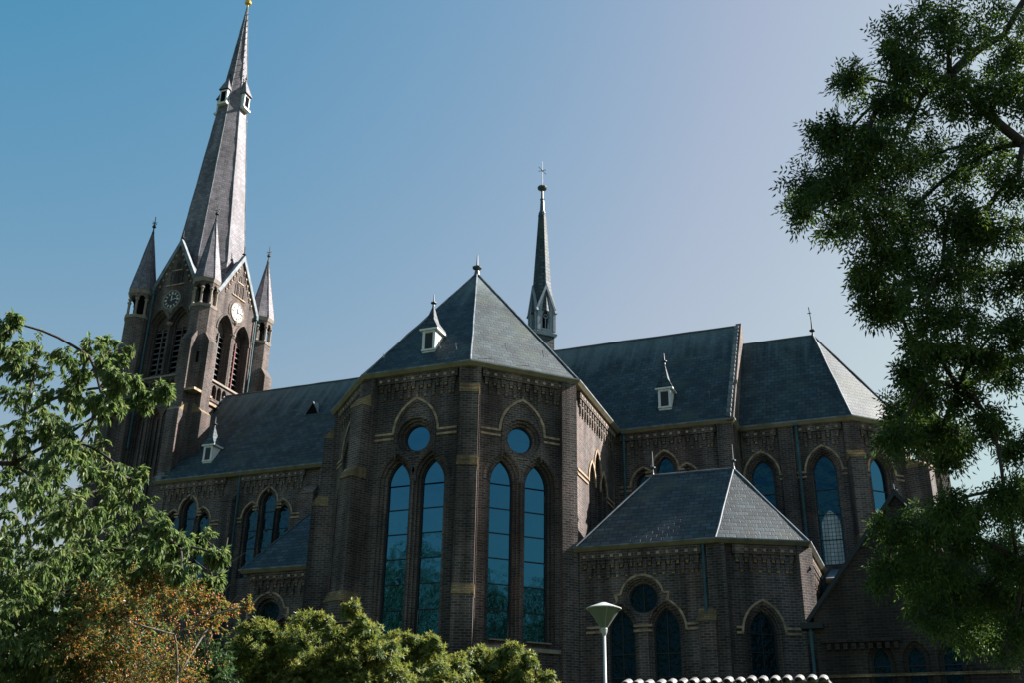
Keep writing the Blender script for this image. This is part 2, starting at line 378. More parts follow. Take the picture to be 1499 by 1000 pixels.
def offset_poly(pts, d):
    """offset an open polyline to its left (d>0) in plan"""
    out = []; n = len(pts)
    for i in range(n):
        ds = []
        if i > 0: ds.append((Vector(pts[i]) - Vector(pts[i - 1])).normalized())
        if i < n - 1: ds.append((Vector(pts[i + 1]) - Vector(pts[i])).normalized())
        ns = [Vector((-q.y, q.x)) for q in ds]
        if len(ns) == 1: out.append(Vector(pts[i]) + ns[0] * d)
        else:
            b = (ns[0] + ns[1]).normalized(); out.append(Vector(pts[i]) + b * (d / b.dot(ns[0])))
    return out
def gutter(parent, pts, z, w=.30, h=.15):
    """box gutter: outer lip along pts (plan), behind it the wall head (to the left)"""
    mb = MB(); P = [Vector(p) for p in pts]; I = offset_poly(pts, w); T = offset_poly(pts, .035); B = offset_poly(pts, .10)
    for i in range(len(P) - 1):
        def v(q, zz): return Vector((q.x, q.y, zz))
        mb.face([v(B[i], z - h), v(B[i + 1], z - h), v(P[i + 1], z - .03), v(P[i], z - .03)], 'gutter')
        mb.face([v(P[i], z - .03), v(P[i + 1], z - .03), v(P[i + 1], z + .015), v(P[i], z + .015)], 'lead')
        mb.face([v(P[i], z + .015), v(P[i + 1], z + .015), v(T[i + 1], z + .015), v(T[i], z + .015)], 'lead')
        mb.face([v(T[i], z + .015), v(T[i + 1], z + .015), v(T[i + 1], z - .03), v(T[i], z - .03)], 'lead')
        mb.face([v(T[i], z - .03), v(T[i + 1], z - .03), v(I[i + 1], z - .03), v(I[i], z - .03)], 'lead_dark')
        mb.face([v(I[i], z - h - .02), v(I[i + 1], z - h - .02), v(B[i + 1], z - h), v(B[i], z - h)], 'gutter')
    for i in (0, len(P) - 1):
        mb.face([v(P[i], z), v(I[i], z - .03), v(I[i], z - h), v(B[i], z - h)], 'gutter')
    return mb.build('gutter', parent)

def buttress(parent, pl, u, w, stages, zbot=0.0, name='buttress', yellow=True):
    """stages: list of (z_top, projection) from the lowest up; sloped yellow-brick set-off between them"""
    mb = MB(); z = zbot
    for i, (zt, pr) in enumerate(stages):
        nxt = stages[i + 1][1] if i + 1 < len(stages) else -.02
        a = [pl.at(u - w / 2, z, -.05), pl.at(u - w / 2, z, pr), pl.at(u + w / 2, z, pr), pl.at(u + w / 2, z, -.05)]
        hs = min(.42, (pr - max(nxt, 0)) * 1.6)
        b = [Vector((p.x, p.y, zt)) for p in a]
        mb.prism(a, b, 'brick', cap=False)
        ys = 5
        for j in range(ys):            # stepped, slightly overhanging courses
            p0 = pr + .03 - (pr - nxt) * j / ys; zz = zt + hs * j / ys
            mb.box(pl.at(u, zz, (p0 - .05) / 2), pl.u, pl.n, w + .05 - .004 * j, p0 + .05, hs / ys, 'yellow' if yellow else 'brick')
        z = zt + hs
        w -= .015
    return mb.build(name, parent)

def finial(mb, p, h, r=.10, k='lead_dark'):
    p = Vector(p)
    mb.lathe(p, [(r * .9, 0), (r * .45, h * .16), (r * .35, h * .30), (r * 1.25, h * .36), (r * 1.25, h * .40), (r * .35, h * .45), (r * .22, h), (.001, h)], k, 8)
def course(pl, a, b, zs):
    """a pair of buff string courses along one stretch of wall"""
    mb = MB()
    for z in zs: mb.box(pl.at((a + b) / 2, z - .04, .013), pl.u, pl.n, b - a, .05, .07, 'trim')
    return mb.build('string_course', church)
def pipe(parent, x, y, z0, z1, r=.05):
    mb = MB(); mb.tube([(x, y, z0), (x, y, z1)], r, 'pipe', 8)
    mb.box((x, y, z1 - .02), (1, 0, 0), (0, 1, 0), .17, .17, .22, 'pipe')
    z = z0 + 1.2
    while z < z1 - .3: mb.lathe((x, y, z), [(r + .002, 0), (r + .018, .01), (r + .018, .05), (r + .002, .06)], 'pipe', 8); z += 1.9
    return mb.build('downpipe', parent)
def ngon(cx, cy, r, z, n=8, rot=22.5, sx=1, sy=1): return [Vector((cx + sx * r * math.cos(R(rot + 360 / n * i)), cy + sy * r * math.sin(R(rot + 360 / n * i)), z)) for i in range(n)]
def cap(mb, a, b, r=.06, k='lead'):
    a = Vector(a); b = Vector(b); n = max(3, int((b - a).length / .7)); q = random.Random(int(a.x * 37 + b.z * 91))
    mb.tube([a.lerp(b, i / n) + Vector((q.uniform(-1, 1), q.uniform(-1, 1), q.uniform(-1, 1))) * (.010 if 0 < i < n else 0) for i in range(n + 1)], [r * .72 * q.uniform(.85, 1.15) for i in range(n + 1)], k, 6)

# ================================================================ THE CHURCH
church = thing('church', 'brown brick neo-Gothic church with slate roofs, clock tower, tall spire and polygonal transept', 'church')
EZ = 15.65                                    # eaves height
CX = -15.485
# ---------------------------------------------------------------- transept
TG = [(-20.485, 38.9), (-20.485, 33.13), (-17.555, 30.2), (-13.415, 30.2), (-10.5, 33.13), (-10.62, 38.75)]
TW = [tuple(p) for p in offset_poly(TG, .30)]
gutter(church, TG, EZ)
mb = MB(); tr = MB()
L_, P_, R_, C_ = (Plane(TW[i], TW[i + 1]) for i in (1, 2, 3, 4))
W_ = Plane(TW[0], TW[1])
BARS = [7.55 + .82 * i for i in range(6)]
def big_bay(pl, cu):
    ops = []; loops = []; tr = MB(); mb = MB()
    for s in (-1, 1):
        lo = [lancet(cu + s * .63, .42, 6.6, 11.7, .76, o) for o in (.18, .09, 0)]
        ops.append(dict(loops=lo, depths=[.10, .20, .34])); loops.append(lo[-1])
    oc = [circle(cu, 13.24, r) for r in (.66, .57, .47)]
    ops.append(dict(loops=oc, depths=[.08, .16, .28])); 
    wall(mb, pl, [(0, 0), (pl.len, 0), (pl.len, EZ), (0, EZ)], ops)
    for lp in loops: window(church, pl, lp, .34, BARS + [12.0 - .35])
    window(church, pl, oc[-1], .28, [13.24], frame=.04)
    # yellow hood with returns, soldier rings, band courses
    hl = hoodline(cu, .83, 13.42, 1.2, .0, n=10)
    ribbon(tr, pl, hl, .085, 0, .045, 'trim')
    ribbon(tr, pl, hoodline(cu, .72, 13.42, 1.1, .0, n=10, foot=.9), .06, 0, .03, 'brick')
    for s in (-1, 1):
        ribbon(tr, pl, hoodline(cu + s * .63, .42, 11.7, .76, .27, n=9), .10, 0, .02, 'brick')
    ribbon(tr, pl, circle(cu, 13.24, .72) + [circle(cu, 13.24, .72)[0]], .09, 0, .025, 'brick')
    course(pl, .42, cu - .80, (13.24, 13.42)); course(pl, cu + .80, pl.len - .42, (13.24, 13.42))
    sb = MB(); sb.box(pl.at(pl.len / 2, 6.30, .04), pl.u, pl.n, pl.len, .09, .12, 'stone'); sb.build('sill_course', church)
    for lp in loops:
        us = [p[0] for p in lp]
        tr.box(pl.at(sum((min(us), max(us))) / 2, 6.57, -.10), pl.u, pl.n, .86, .44, .035, 'stone')
    corbels(pl, .42, pl.len - .42, EZ - .13); mb.build('transept_wall', church); tr.build('window_trim', church)
for pl in (L_, P_, R_):
    big_bay(pl, pl.len / 2)
# right side wall of the transept: a triple lancet, the middle one tallest
clo = []
for du, zt in ((-.75, 13.1), (.0, 13.75), (.80, 13.1)):
    clo.append([lancet(3.0 + du, .27, 7.5, zt - .55, .62, o) for o in (.11, 0)])
wall(mb, C_, [(0, 0), (C_.len, 0), (C_.len, EZ), (0, EZ)], [dict(loops=l, depths=[.12, .3]) for l in clo])
for l, (du, zs, h, f) in zip(clo, ((-.75, 12.55, .62, .3), (0, 13.2, .62, 0), (.8, 12.55, .62, .3))):
    window(church, C_, l[-1], .3, [8.5 + .8 * i for i in range(5)], glass='glass_dim')
    ribbon(tr, C_, hoodline(3.0 + du, .27, zs, h, .20), .10, 0, .04, 'trim')
course(C_, .4, 1.7, (12.42, 12.6)); course(C_, 4.25, 5.25, (12.42, 12.6))
corbels(C_, .5, C_.len - .2, EZ - .13)
wall(mb, W_, [(0, 0), (W_.len, 0), (W_.len, EZ), (0, EZ)], [])
corbels(W_, .4, W_.len - .4, EZ - .13)
# corner pilasters under the gutter
for i in (1, 2, 3, 4):
    p = Vector((*TW[i], 0)); a = (Vector(TW[i]) - Vector((CX, 35.2))).normalized(); n = Vector((a.x, a.y, 0)); u = Vector((-n.y, n.x, 0))
    if i == 4:
        bn = R_.n; mb.box(p - R_.u * .26 + bn * .02, R_.u, bn, .56, .40, EZ - .14, 'brick')      # squared pier of the diagonal bay
    else: mb.box(p - n * .16, u, n, .74, .46, EZ - .14, 'brick')
mb.build('transept_wall', church); tr.build('window_trim', church)
for i in (1, 2, 3):
    a = (Vector(TW[i]) - Vector((CX, 35.2))).normalized(); u = Vector((-a.y, a.x))
    q = Vector(TW[i]) + a * .07
    bp = Plane(tuple(q - u), tuple(q + u)); bp.u = Vector((u.x, u.y, 0)); bp.n = Vector((a.x, a.y, 0))
    buttress(church, bp, 1.0, .66, [(7.75, .78), (11.85, .58), (14.45, .34)])
# light arris strip on the right pier of the diagonal bay
# roof
mb = MB(); E = [tuple(p) for p in offset_poly(TG, .06)]
ap = Vector((CX, 35.2, 21.75)); rb = Vector((CX, 46.0, 21.75))
ev = [Vector((*p, EZ - .01)) for p in E]; ev[0].y = 46.0; ev[5].y = 46.0
mb.face([ev[0], ev[1], ap, rb], 'slate'); mb.face([ev[4], ev[5], rb, ap], 'slate')
for i in (1, 2, 3): mb.face([ev[i], ev[i + 1], ap], 'slate')
rf = mb.build('transept_roof', church)
mb = MB()
for i in (1, 2, 3, 4): cap(mb, ev[i] + Vector((0, 0, .03)), ap + Vector((0, 0, .03)), .05)
cap(mb, ap, rb, .07)
mb.build('ridge_capping', church)
mb = MB(); mb.lathe(ap, [(.15, -.2), (.09, .12), (.06, .16), (.19, .24), (.20, .29), (.07, .34), (.04, .4), (.022, .85), (.001, .9)], 'lead_dark', 10); mb.build('finial', church)

def dormer(x, y, z, w, h, hs, u=(1, 0, 0), n=(0, -1, 0), back=1.2):
    """small white-boarded dormer with a steep slated pyramid"""
    u = Vector(u); n = Vector(n); c = Vector((x, y, z)); Z = Vector((0, 0, 1))
    mb = MB(); mb.box(c - n * back / 2 - Z * .1, u, n, w, back, h + .1, 'white')
    for s in (-1, 1): mb.box(c + n * .012 + u * s * (w / 2 - .05), u, n, .10, .05, h, 'white')
    mb.box(c + n * .012, u, n, w + .04, .07, .07, 'white')
    mb.box(c + n * .012 + Z * (h - .07), u, n, w, .055, .07, 'white')
    e = .10; b0 = c + Z * h
    base = [b0 + u * (-w / 2 - e) + n * e, b0 + u * (w / 2 + e) + n * e, b0 + u * (w / 2 + e) - n * (back * .8), b0 + u * (-w / 2 - e) - n * (back * .8)]
    up1 = [p + Z * .07 for p in base]
    mb.prism(base, up1, 'white')
    ctr = b0 - n * .22
    mid = [ctr + u * (a * w * .30) + n * (bb * .22) + Z * (hs * .38) for a, bb in ((-1, 1), (1, 1), (1, -1), (-1, -1))]
    mb.prism(up1, mid, 'slate_low'); tip = ctr + Z * hs
    mb.cone(mid, tip, 'slate_low')
    o = mb.build('dormer', church)
    g = MB(); g.box(c + n * .02 + Z * .09, u, n, w - .20, .02, h - .19, 'bars'); 
    g.build('dormer_window', o)
    f = MB(); f.lathe(tip - Z * .1, [(.05, 0), (.04, .1), (.11, .13), (.11, .16), (.03, .19), (.015, .5), (.001, .52)], 'lead_dark', 8); f.build('dormer_finial', o)
dormer(-15.38, 30.95, 16.55, .50, .80, 1.15)
# roof hooks
def hooks(pts, nm='roof_hook'):
    for p in pts:
        mb = MB(); p = Vector(p); mb.tube([p, p + Vector((0, -.03, .10)), p + Vector((.02, -.14, .12)), p + Vector((.03, -.16, .22))], .014, 'lead', 5); mb.build(nm, church)
def roofz(y, y0=38.76, z0=15.64, y1=42.8, z1=21.3): return z0 + (z1 - z0) * (y - y0) / (y1 - y0)

# ---------------------------------------------------------------- nave and choir
YW = 39.0
mb = MB(); tr = MB()
N_ = Plane((-33.2, YW), (-20.2, YW)); K_ = Plane((-11.25, YW), (-6.25, YW))
def triple(pl, cu, zb, mid, side, du, wm, ws, ops, glass='glass_dim'):
    out = []
    for d, zt, w in ((-du, side, ws), (0, mid, wm), (du, side, ws)):
        lo = [lancet(cu + d, w, zb, zt - w * 1.6, w * 1.6, o) for o in (.10, 0)]
        ops.append(dict(loops=lo, depths=[.10, .24])); out.append((lo[-1], d, zt, w))
    return out
def triple_trim(pl, cu, t, mid, side, du, wm, ws, left, right):
    tr = MB()
    for lp, d, zt, w in t:
        window(church, pl, lp, .24, [10.6 + .8 * i for i in range(5) if 10.6 + .8 * i < zt - .5], glass='glass_dim')
        h = hoodline(cu + d, w, zt - w * 1.6, w * 1.6, .19, foot=0)
        if d < 0: h = [p for p in h if p[0] < cu - wm - .19]
        if d > 0: h = [p for p in h if p[0] > cu + wm + .19]
        if d == 0:
            zf = side - .02
            h = [(h[0][0] + .0, zf)] + [p for p in h if p[1] > zf] + [(h[-1][0], zf)]
        ribbon(tr, pl, h, .07, 0, .045, 'trim')
    zf = side - .02
    for s in (-1, 1):
        for zz in (zf, zf - .14): tr.box(pl.at(cu + s * (wm + .19 + (du - ws - wm) / 2 + .02), zz - .04, .016), pl.u, pl.n, .22, .055, .075, 'trim')
    zb = side - ws * 1.6
    for z in (zb,):
        for a, b in ((left, cu - du - ws - .19 + .03), (cu + du + ws + .19 - .03, right)):
            if b - a > .05: course(pl, a, b, (zb, zb - .17))
    tr.build('window_trim', church)
ops = []; ts = []
for cx in (-26.92, -31.15):
    ts.append((cx + 33.2, triple(N_, cx + 33.2, 10.9, 14.68, 14.05, .80, .34, .31, ops)))
wall(mb, N_, [(0, 0), (N_.len, 0), (N_.len, EZ), (0, EZ)], ops)
triple_trim(N_, ts[0][0], ts[0][1], 14.68, 14.05, .80, .34, .31, 4.75, 8.0)
triple_trim(N_, ts[1][0], ts[1][1], 14.68, 14.05, .80, .34, .31, .4, 3.9)
corbels(N_, .3, 3.95, EZ - .13); corbels(N_, 4.75, 8.1, EZ - .13); corbels(N_, 8.9, 12.7, EZ - .13)
mb.build('nave_wall', church); mb = MB()
ops = []; t = triple(K_, 2.28, 10.9, 14.5, 13.9, .86, .36, .33, ops)
wall(mb, K_, [(0, 0), (K_.len, 0), (K_.len, EZ), (0, EZ)], ops)
triple_trim(K_, 2.28, t, 14.5, 13.9, .86, .36, .33, .5, 4.4)
corbels(K_, .55, 4.35, EZ - .13)
mb.box(K_.at(4.7, 0, .08), K_.u, K_.n, .60, .22, EZ - .14, 'brick')
KE = Plane((-6.25, YW), (-6.25, 41.0)); wall(mb, KE, [(0, 0), (2, 0), (2, EZ), (0, EZ)], [])
mb.build('choir_wall', church)
for x in (-28.88, -24.72): buttress(church, N_, x + 33.2, .62, [(11.2, .62), (14.3, .34)], yellow=False)
pipe(church, -28.45, 38.86, 3, 15.5); pipe(church, -10.55, 38.86, 9, 15.5)
gutter(church, [(-33.2, 38.7), (-20.4, 38.7)], EZ); gutter(church, [(-10.62, 38.7), (-6.12, 38.7), (-6.12, 39.9)], EZ)
mb = MB()
def V(x, y, z): return Vector((x, y, z))
mb.face([V(-33.0, 38.76, 15.64), V(CX, 38.76, 15.64), V(CX, 42.8, 21.3), V(-33.0, 42.8, 21.3)], 'slate')
mb.face([V(CX, 38.76, 15.64), V(-6.35, 38.76, 15.64), V(-6.35, 42.8, 21.3), V(CX, 42.8, 21.3)], 'slate')
mb.face([V(-6.35, 46.9, 15.64), V(-33.0, 46.9, 15.64), V(-33.0, 42.8, 21.3), V(-6.35, 42.8, 21.3)], 'slate')
mb.build('nave_roof', church)
mb = MB(); cap(mb, V(-32.9, 42.8, 21.32), V(-6.35, 42.8, 21.32), .07, 'lead_dark'); mb.build('ridge_capping', church)
# east gable parapet with stepped lead flashing, west verge
mb = MB()
g0 = [V(-6.42, 38.70, 15.55), V(-6.42, 46.9, 15.55), V(-6.42, 42.8, 21.44)]; g1 = [p + V(.24, 0, 0) for p in g0]
mb.prism(g0, g1, 'brick')
mb.build('gable_wall', church)
mb = MB()
for i in range(22):
    y = 38.78 + 4.0 * i / 22; mb.box((-6.36, y + .06, roofz(y) + .06), (1, 0, 0), (0, 1, 0), .17, .2, .17, 'lead')
for i in range(24):
    y = 38.80 + 4.0 * i / 24; mb.box((-32.95, y + .05, roofz(y) - .05), (1, 0, 0), (0, 1, 0), .30, .19, .24, 'lead')
mb.build('roof_flashing', church)
dormer(-30.78, 39.36, 16.55, .50, .76, 1.12); dormer(-8.94, 39.39, 16.60, .52, .79, 1.28)
mb = MB()      # small triangular roof vent
a = V(-26.9, 41.20, roofz(41.2)); b = V(-26.15, 41.20, roofz(41.2)); c = V(-26.5, 41.22, roofz(41.2) + .62); d = V(-26.5, 41.72, roofz(41.72))
mb.face([a, b, c], 'void'); mb.face([b, V(-26.1, 41.3, roofz(41.3)), d, c], 'lead'); mb.face([c, d, V(-26.95, 41.3, roofz(41.3)), a], 'lead')
mb.tube([a, c, b], .04, 'lead', 5); mb.build('roof_vent', church)
hooks([(-24.2, 39.5, roofz(39.5)), (-27.5, 39.5, roofz(39.5)), (-10.6, 39.5, roofz(39.5)), (-7.2, 39.7, roofz(39.7)), (-5.2, 40.4, 16.6), (-3.1, 40.5, 16.8)])
hooks([(-14.2, 30.75, 16.3), (-17.0, 30.75, 16.3), (-14.9, 30.9, 16.5), (-12.6, 31.4, 16.35), (-11.6, 32.4, 16.35)])

# ---------------------------------------------------------------- choir with polygonal east end
AG = [(-6.15, 39.85), (-1.90, 39.85), (.10, 41.85), (.10, 43.75), (-1.90, 45.75), (-6.15, 45.75)]
AW = [tuple(p) for p in offset_poly(AG, .30)]
gutter(church, AG, EZ)
mb = MB(); tr = MB()
S_ = Plane(AW[0], AW[1]); D_ = Plane(AW[1], AW[2]); X_ = Plane(AW[2], AW[3])
def single(pl, us, zb, zt, w, glass='glass_dim', lead=None):
    tr = MB(); ops = []; ls = []
    for cu in us:
        lo = [lancet(cu, w, zb, zt - w * 1.65, w * 1.65, o) for o in (.14, .07, 0)]; ops.append(dict(loops=lo, depths=[.09, .18, .30])); ls.append(lo[-1])
    wall(mb, pl, [(0, 0), (pl.len, 0), (pl.len, EZ), (0, EZ)], ops)
    for cu, lp in zip(us, ls):
        lp2 = lancet(cu + .02, w * .78, zb + .05, zb + 1.45, .62) if lead == cu else None  # pale panel painted for far-window light showing through
        window(church, pl, lp, .30, [zb + .95 * i for i in range(1, 4)], glass=glass, far_light_panel=lp2)
        ribbon(tr, pl, hoodline(cu, w, zt - w * 1.65, w * 1.65, .25), .072, 0, .045, 'trim')
    zs = zt - w * 1.65; edges = [.3] + [e for cu in us for e in (cu - w - .25 + .03, cu + w + .25 - .03)] + [pl.len - .3]
    for i in range(0, len(edges), 2):
        if edges[i + 1] - edges[i] > .05: course(pl, edges[i], edges[i + 1], (zs, zs - .18))
    tr.build('window_trim', church)
x0 = AW[0][0]
single(S_, [-5.46 - x0, -3.16 - x0], 10.15, 14.38, .43, lead=-3.16 - x0)
single(D_, [D_.len / 2 - .05], 10.15, 14.30, .40, glass='glass'); single(X_, [X_.len / 2], 10.15, 14.3, .36)
corbels(S_, .1, 1.35, EZ - .13); corbels(S_, 2.1, S_.len - .35, EZ - .13); corbels(D_, .3, D_.len - .3, EZ - .13); corbels(X_, .3, X_.len - .3, EZ - .13)
mb.box(S_.at(1.72, 0, .05), S_.u, S_.n, .55, .16, EZ - .14, 'brick')
for i in (1, 2, 3):
    p = Vector((*AW[i], 0)); a = (Vector(AW[i]) - Vector((-2.8, 42.8))).normalized(); n = Vector((a.x, a.y, 0)); u = Vector((-n.y, n.x, 0))
    mb.box(p - n * .12, u, n, .60, .36, EZ - .14, 'brick')
wall(mb, Plane(AW[3], AW[4]), [(0, 0), (2.5, 0), (2.5, EZ), (0, EZ)], [])
mb.build('apse_wall', church)
for i, pr in ((1, .55), (2, .80), (3, .95)):
    a = (Vector(AW[i]) - Vector((-2.8, 42.8))).normalized(); u = Vector((-a.y, a.x)); q = Vector(AW[i]) + a * .05
    bp = Plane(tuple(q - u), tuple(q + u)); bp.u = Vector((u.x, u.y, 0)); bp.n = Vector((a.x, a.y, 0))
    buttress(church, bp, 1.0, .60, [(10.6, pr + .3), (13.9, pr)])
pipe(church, -4.02, 39.98, 6, 15.5)
mb = MB(); e = [Vector((*p, EZ - .01)) for p in offset_poly(AG, .06)]
ra = V(-6.3, 42.8, 20.40); rp = V(-3.24, 42.8, 20.40); e[0].x = e[5].x = -6.3
mb.face([e[0], e[1], rp, ra], 'slate'); mb.face([e[1], e[2], rp], 'slate'); mb.face([e[2], e[3], rp], 'slate'); mb.face([e[3], e[4], rp], 'slate'); mb.face([e[4], e[5], ra, rp], 'slate')
mb.build('choir_roof', church)
mb = MB(); cap(mb, ra, rp, .06, 'lead_dark')
for i in (1, 2, 3, 4): cap(mb, e[i] + V(0, 0, .03), rp + V(0, 0, .03), .05)
mb.build('ridge_capping', church)
mb = MB(); finial(mb, rp - V(0, 0, .1), .9, .10, 'iron'); mb.tube([rp + V(0, 0, .7), rp + V(-.05, 0, 1.35)], .018, 'iron', 5); mb.box(rp + V(-.04, 0, 1.05), (1, 0, 0), (0, 1, 0), .16, .025, .03, 'iron'); mb.build('finial', church)
# stair turret with slated cone beyond the east end
mb = MB(); mb.prism(ngon(.75, 46.2, .62, 0), ngon(.75, 46.2, .62, 16.6), 'brick'); mb.prism(ngon(.75, 46.2, .70, 16.6), ngon(.75, 46.2, .70, 16.8), 'trim'); mb.cone(ngon(.75, 46.2, .72, 16.8), V(.75, 46.2, 19.6), 'slate'); mb.build('stair_turret', church)

# ---------------------------------------------------------------- flèche over the crossing
fx, fy = -15.42, 42.8
mb = MB()
def sq(r, z): return ngon(fx, fy, r, z, 4, 0)       # corners on the axes: faces look diagonally
mb.prism(sq(.62, 20.9), sq(.62, 22.05), 'slate_low'); mb.prism(sq(.74, 22.05), sq(.78, 22.17), 'grey_paint'); mb.prism(sq(.66, 22.17), sq(.64, 22.3), 'grey_paint')
mb.build('fleche_base', church)
mb = MB()
for k in range(4):
    a, b = sq(.66, 0)[k], sq(.66, 0)[(k + 1) % 4]; pl = Plane((a.x, a.y), (b.x, b.y)); w = pl.len
    op = [lancet(w / 2, .17, 22.42, 23.0, .36, o) for o in (.05, 0)]
    wall(mb, pl, [(0, 22.3), (w, 22.3), (w, 23.35), (w / 2, 24.55), (0, 23.35)], [dict(loops=op, depths=[.03, .10])], 'grey_paint')
    ribbon(mb, pl, [(-.06, 23.22), (w / 2, 24.62), (w + .06, 23.22)], .10, -.04, .05, 'grey_paint')
    ribbon(mb, pl, arc_pts(w / 2, 23.05, .10, 0, 2 * math.pi, 8), .03, -.08, -.03, 'grey_paint')
    mb.box(pl.at(w / 2, 22.42, -.06), pl.u, pl.n, .035, .04, .6, 'grey_paint')
    for s in (.06, w - .06): mb.box(pl.at(s, 22.3, .01), pl.u, pl.n, .10, .07, 1.05, 'grey_paint')
    mid = pl.at(w / 2, 24.55); inn = V(fx, fy, 24.55)
    mb.face([pl.at(0, 23.35), mid, inn], 'slate_low'); mb.face([mid, pl.at(w, 23.35), inn], 'slate_low')
mb.prism(sq(.30, 22.3), sq(.30, 23.2), 'void')
mb.build('fleche_lantern', church)
mb = MB(); o8 = lambda r, z: ngon(fx, fy, r, z, 8, 0)
mb.prism(o8(.56, 23.3), o8(.20, 28.7), 'slate_low'); mb.build('fleche_spire', church)
mb = MB()
mb.lathe((fx, fy, 28.7), [(.21, 0), (.17, .08), (.19, .12), (.12, .3), (.09, .9), (.12, .95), (.07, 1.0), (.06, 1.45), (.22, 1.55), (.25, 1.62), (.22, 1.68), (.05, 1.72), (.018, 1.8), (.014, 3.2), (.001, 3.22)], 'lead_dark', 10)
for s in (-1, 1):
    mb.tube([(fx, fy, 31.35), (fx + s * .20, fy, 31.35)], .016, 'iron', 5)
mb.tube([(fx - .2, fy, 31.62), (fx + .2, fy, 31.08)], .016, 'iron', 5)
mb.build('fleche_cross', church)

# ---------------------------------------------------------------- south-east chapel (annex) between transept and choir
Z2 = 9.68
BG = [(-10.75, 33.35), (-10.45, 32.9), (-6.07, 32.9), (-3.33, 34.31), (-3.33, 38.9)]
BG = [(-10.75, 32.9), (-6.07, 32.9), (-3.33, 34.31), (-3.33, 38.9)]
BW = [tuple(p) for p in offset_poly(BG, .28)]
gutter(church, BG, Z2, .28, .14)
mb = MB(); tr = MB()
F_ = Plane(BW[0], BW[1]); Q_ = Plane(BW[1], BW[2]); Y_ = Plane(BW[2], BW[3])
c0 = -8.55 - BW[0][0]
lo = []; ops = []
for s in (-1, 1):
    l = [lancet(c0 + s * .72, .42, 4.4, 6.95, .72, o) for o in (.14, .07, 0)]; ops.append(dict(loops=l, depths=[.08, .16, .28])); lo.append(l[-1])
oc = [circle(c0, 8.0, r) for r in (.60, .54, .47)]; ops.append(dict(loops=oc, depths=[.08, .16, .28]))
wall(mb, F_, [(0, 0), (F_.len, 0), (F_.len, Z2), (0, Z2)], ops)
for l in lo: window(church, F_, l, .28, [4.9 + .7 * i for i in range(3)], glass='stained', mull=1)
window(church, F_, oc[-1], .28, [8.0], glass='stained', frame=.04, mull=1)
def oculus_hood(pl, cu, zc, zs, du, w, tr):
    h = [p for p in hoodline(cu + du, w, zs, w * 1.72, .24, n=12)]
    right = [p for p in h if p[0] > cu + du + .02]            # outer half of the right-hand lancet hood
    top = right[-1]
    pts = [(p[0], p[1]) for p in right] + [(cu + .86, zc - .13), (cu + .86, zc + .12), (cu + .69, zc + .12)]
    pts = [p for i, p in enumerate(pts) if i == 0 or p[1] >= pts[i - 1][1] - .01 or i > len(right)]
    arc = arc_pts(cu, zc, .70, R(10), R(170), 16)
    l = [(2 * cu - p[0], p[1]) for p in reversed(pts)]
    ribbon(tr, pl, pts, .068, 0, .04, 'trim'); ribbon(tr, pl, arc, .07, 0, .045, 'trim'); ribbon(tr, pl, l, .068, 0, .04, 'trim')
oculus_hood(F_, c0, 8.0, 6.95, .72, .42, tr)
for z in (7.13,):
    for a, b in ((.35, c0 - .72 - .66), (c0 - .30, c0 + .30), (c0 + .72 + .66, F_.len - .3)):
        course(F_, a, b, (6.98, 7.13))
corbels(F_, .2, F_.len - .45, Z2 - .13)
tr.build('window_trim', church); tr = MB()
ql = [lancet(Q_.len / 2 - .05, .42, 4.4, 6.85, .70, o) for o in (.14, .07, 0)]
wall(mb, Q_, [(0, 0), (Q_.len, 0), (Q_.len, Z2), (0, Z2)], [dict(loops=ql, depths=[.08, .16, .28])])
window(church, Q_, ql[-1], .28, [4.9, 5.6, 6.3, 6.85], glass='stained', mull=1)
ribbon(tr, Q_, hoodline(Q_.len / 2 - .05, .42, 6.85, .70, .26), .07, 0, .04, 'trim')
for z in (7.0,):
    for a, b in ((.5, Q_.len / 2 - .05 - .66), (Q_.len / 2 - .05 + .66, Q_.len - .2)): course(Q_, a, b, (6.84, 7.0))
corbels(Q_, .5, Q_.len - .3, Z2 - .13)
wall(mb, Y_, [(0, 0), (Y_.len, 0), (Y_.len, Z2), (0, Z2)], [])
corbels(Y_, .2, Y_.len - .2, Z2 - .13)
for i in (1, 2):
    n = (Vector(BW[i]) - Vector((-5.9, 36.2))).normalized(); n3 = Vector((n.x, n.y, 0)); u3 = Vector((-n.y, n.x, 0))
    mb.box(Vector((*BW[i], 0)) - n3 * .10, u3, n3, .58, .36, Z2 - .14, 'brick')
mb.build('chapel_wall', church); tr.build('window_trim', church)
bp = Plane(BW[0], BW[1]); buttress(church, bp, bp.len - .35, .52, [(7.15, .26)], yellow=True)
bp = Plane(BW[2], BW[3]); buttress(church, bp, .32, .5, [(6.6, .5), (8.85, .16)], yellow=False)
pipe(church, -6.52, 33.08, 2, 9.55, .045)
mb = MB(); e = [Vector((*p, Z2 - .01)) for p in offset_poly(BG, .05)]
a1 = V(-8.62, 35.55, 12.68); a2 = V(-5.80, 35.62, 12.68)
mb.face([e[0], e[1], a2, a1], 'slate_low'); mb.face([e[1], e[2], a2], 'slate_low'); mb.face([e[2], e[3], V(-5.8, 38.9, 12.68), a2], 'slate_low')
mb.face([V(-10.76, 38.9, Z2), e[0], a1], 'slate_low'); mb.face([V(-10.76, 38.9, Z2), a1, a2, V(-5.8, 38.9, 12.68), V(-8.6, 38.9, 12.0)], 'slate_low')
mb.build('chapel_roof', church)
mb = MB(); cap(mb, a1, a2, .05, 'lead'); cap(mb, e[1], a2, .045); cap(mb, e[2], a2, .045); cap(mb, e[0] + V(.1, 0, .05), a1, .05); mb.build('ridge_capping', church)
for p in (a1, a2): mb = MB(); finial(mb, p - V(0, 0, .08), .95, .085, 'lead_dark'); mb.build('finial', church)
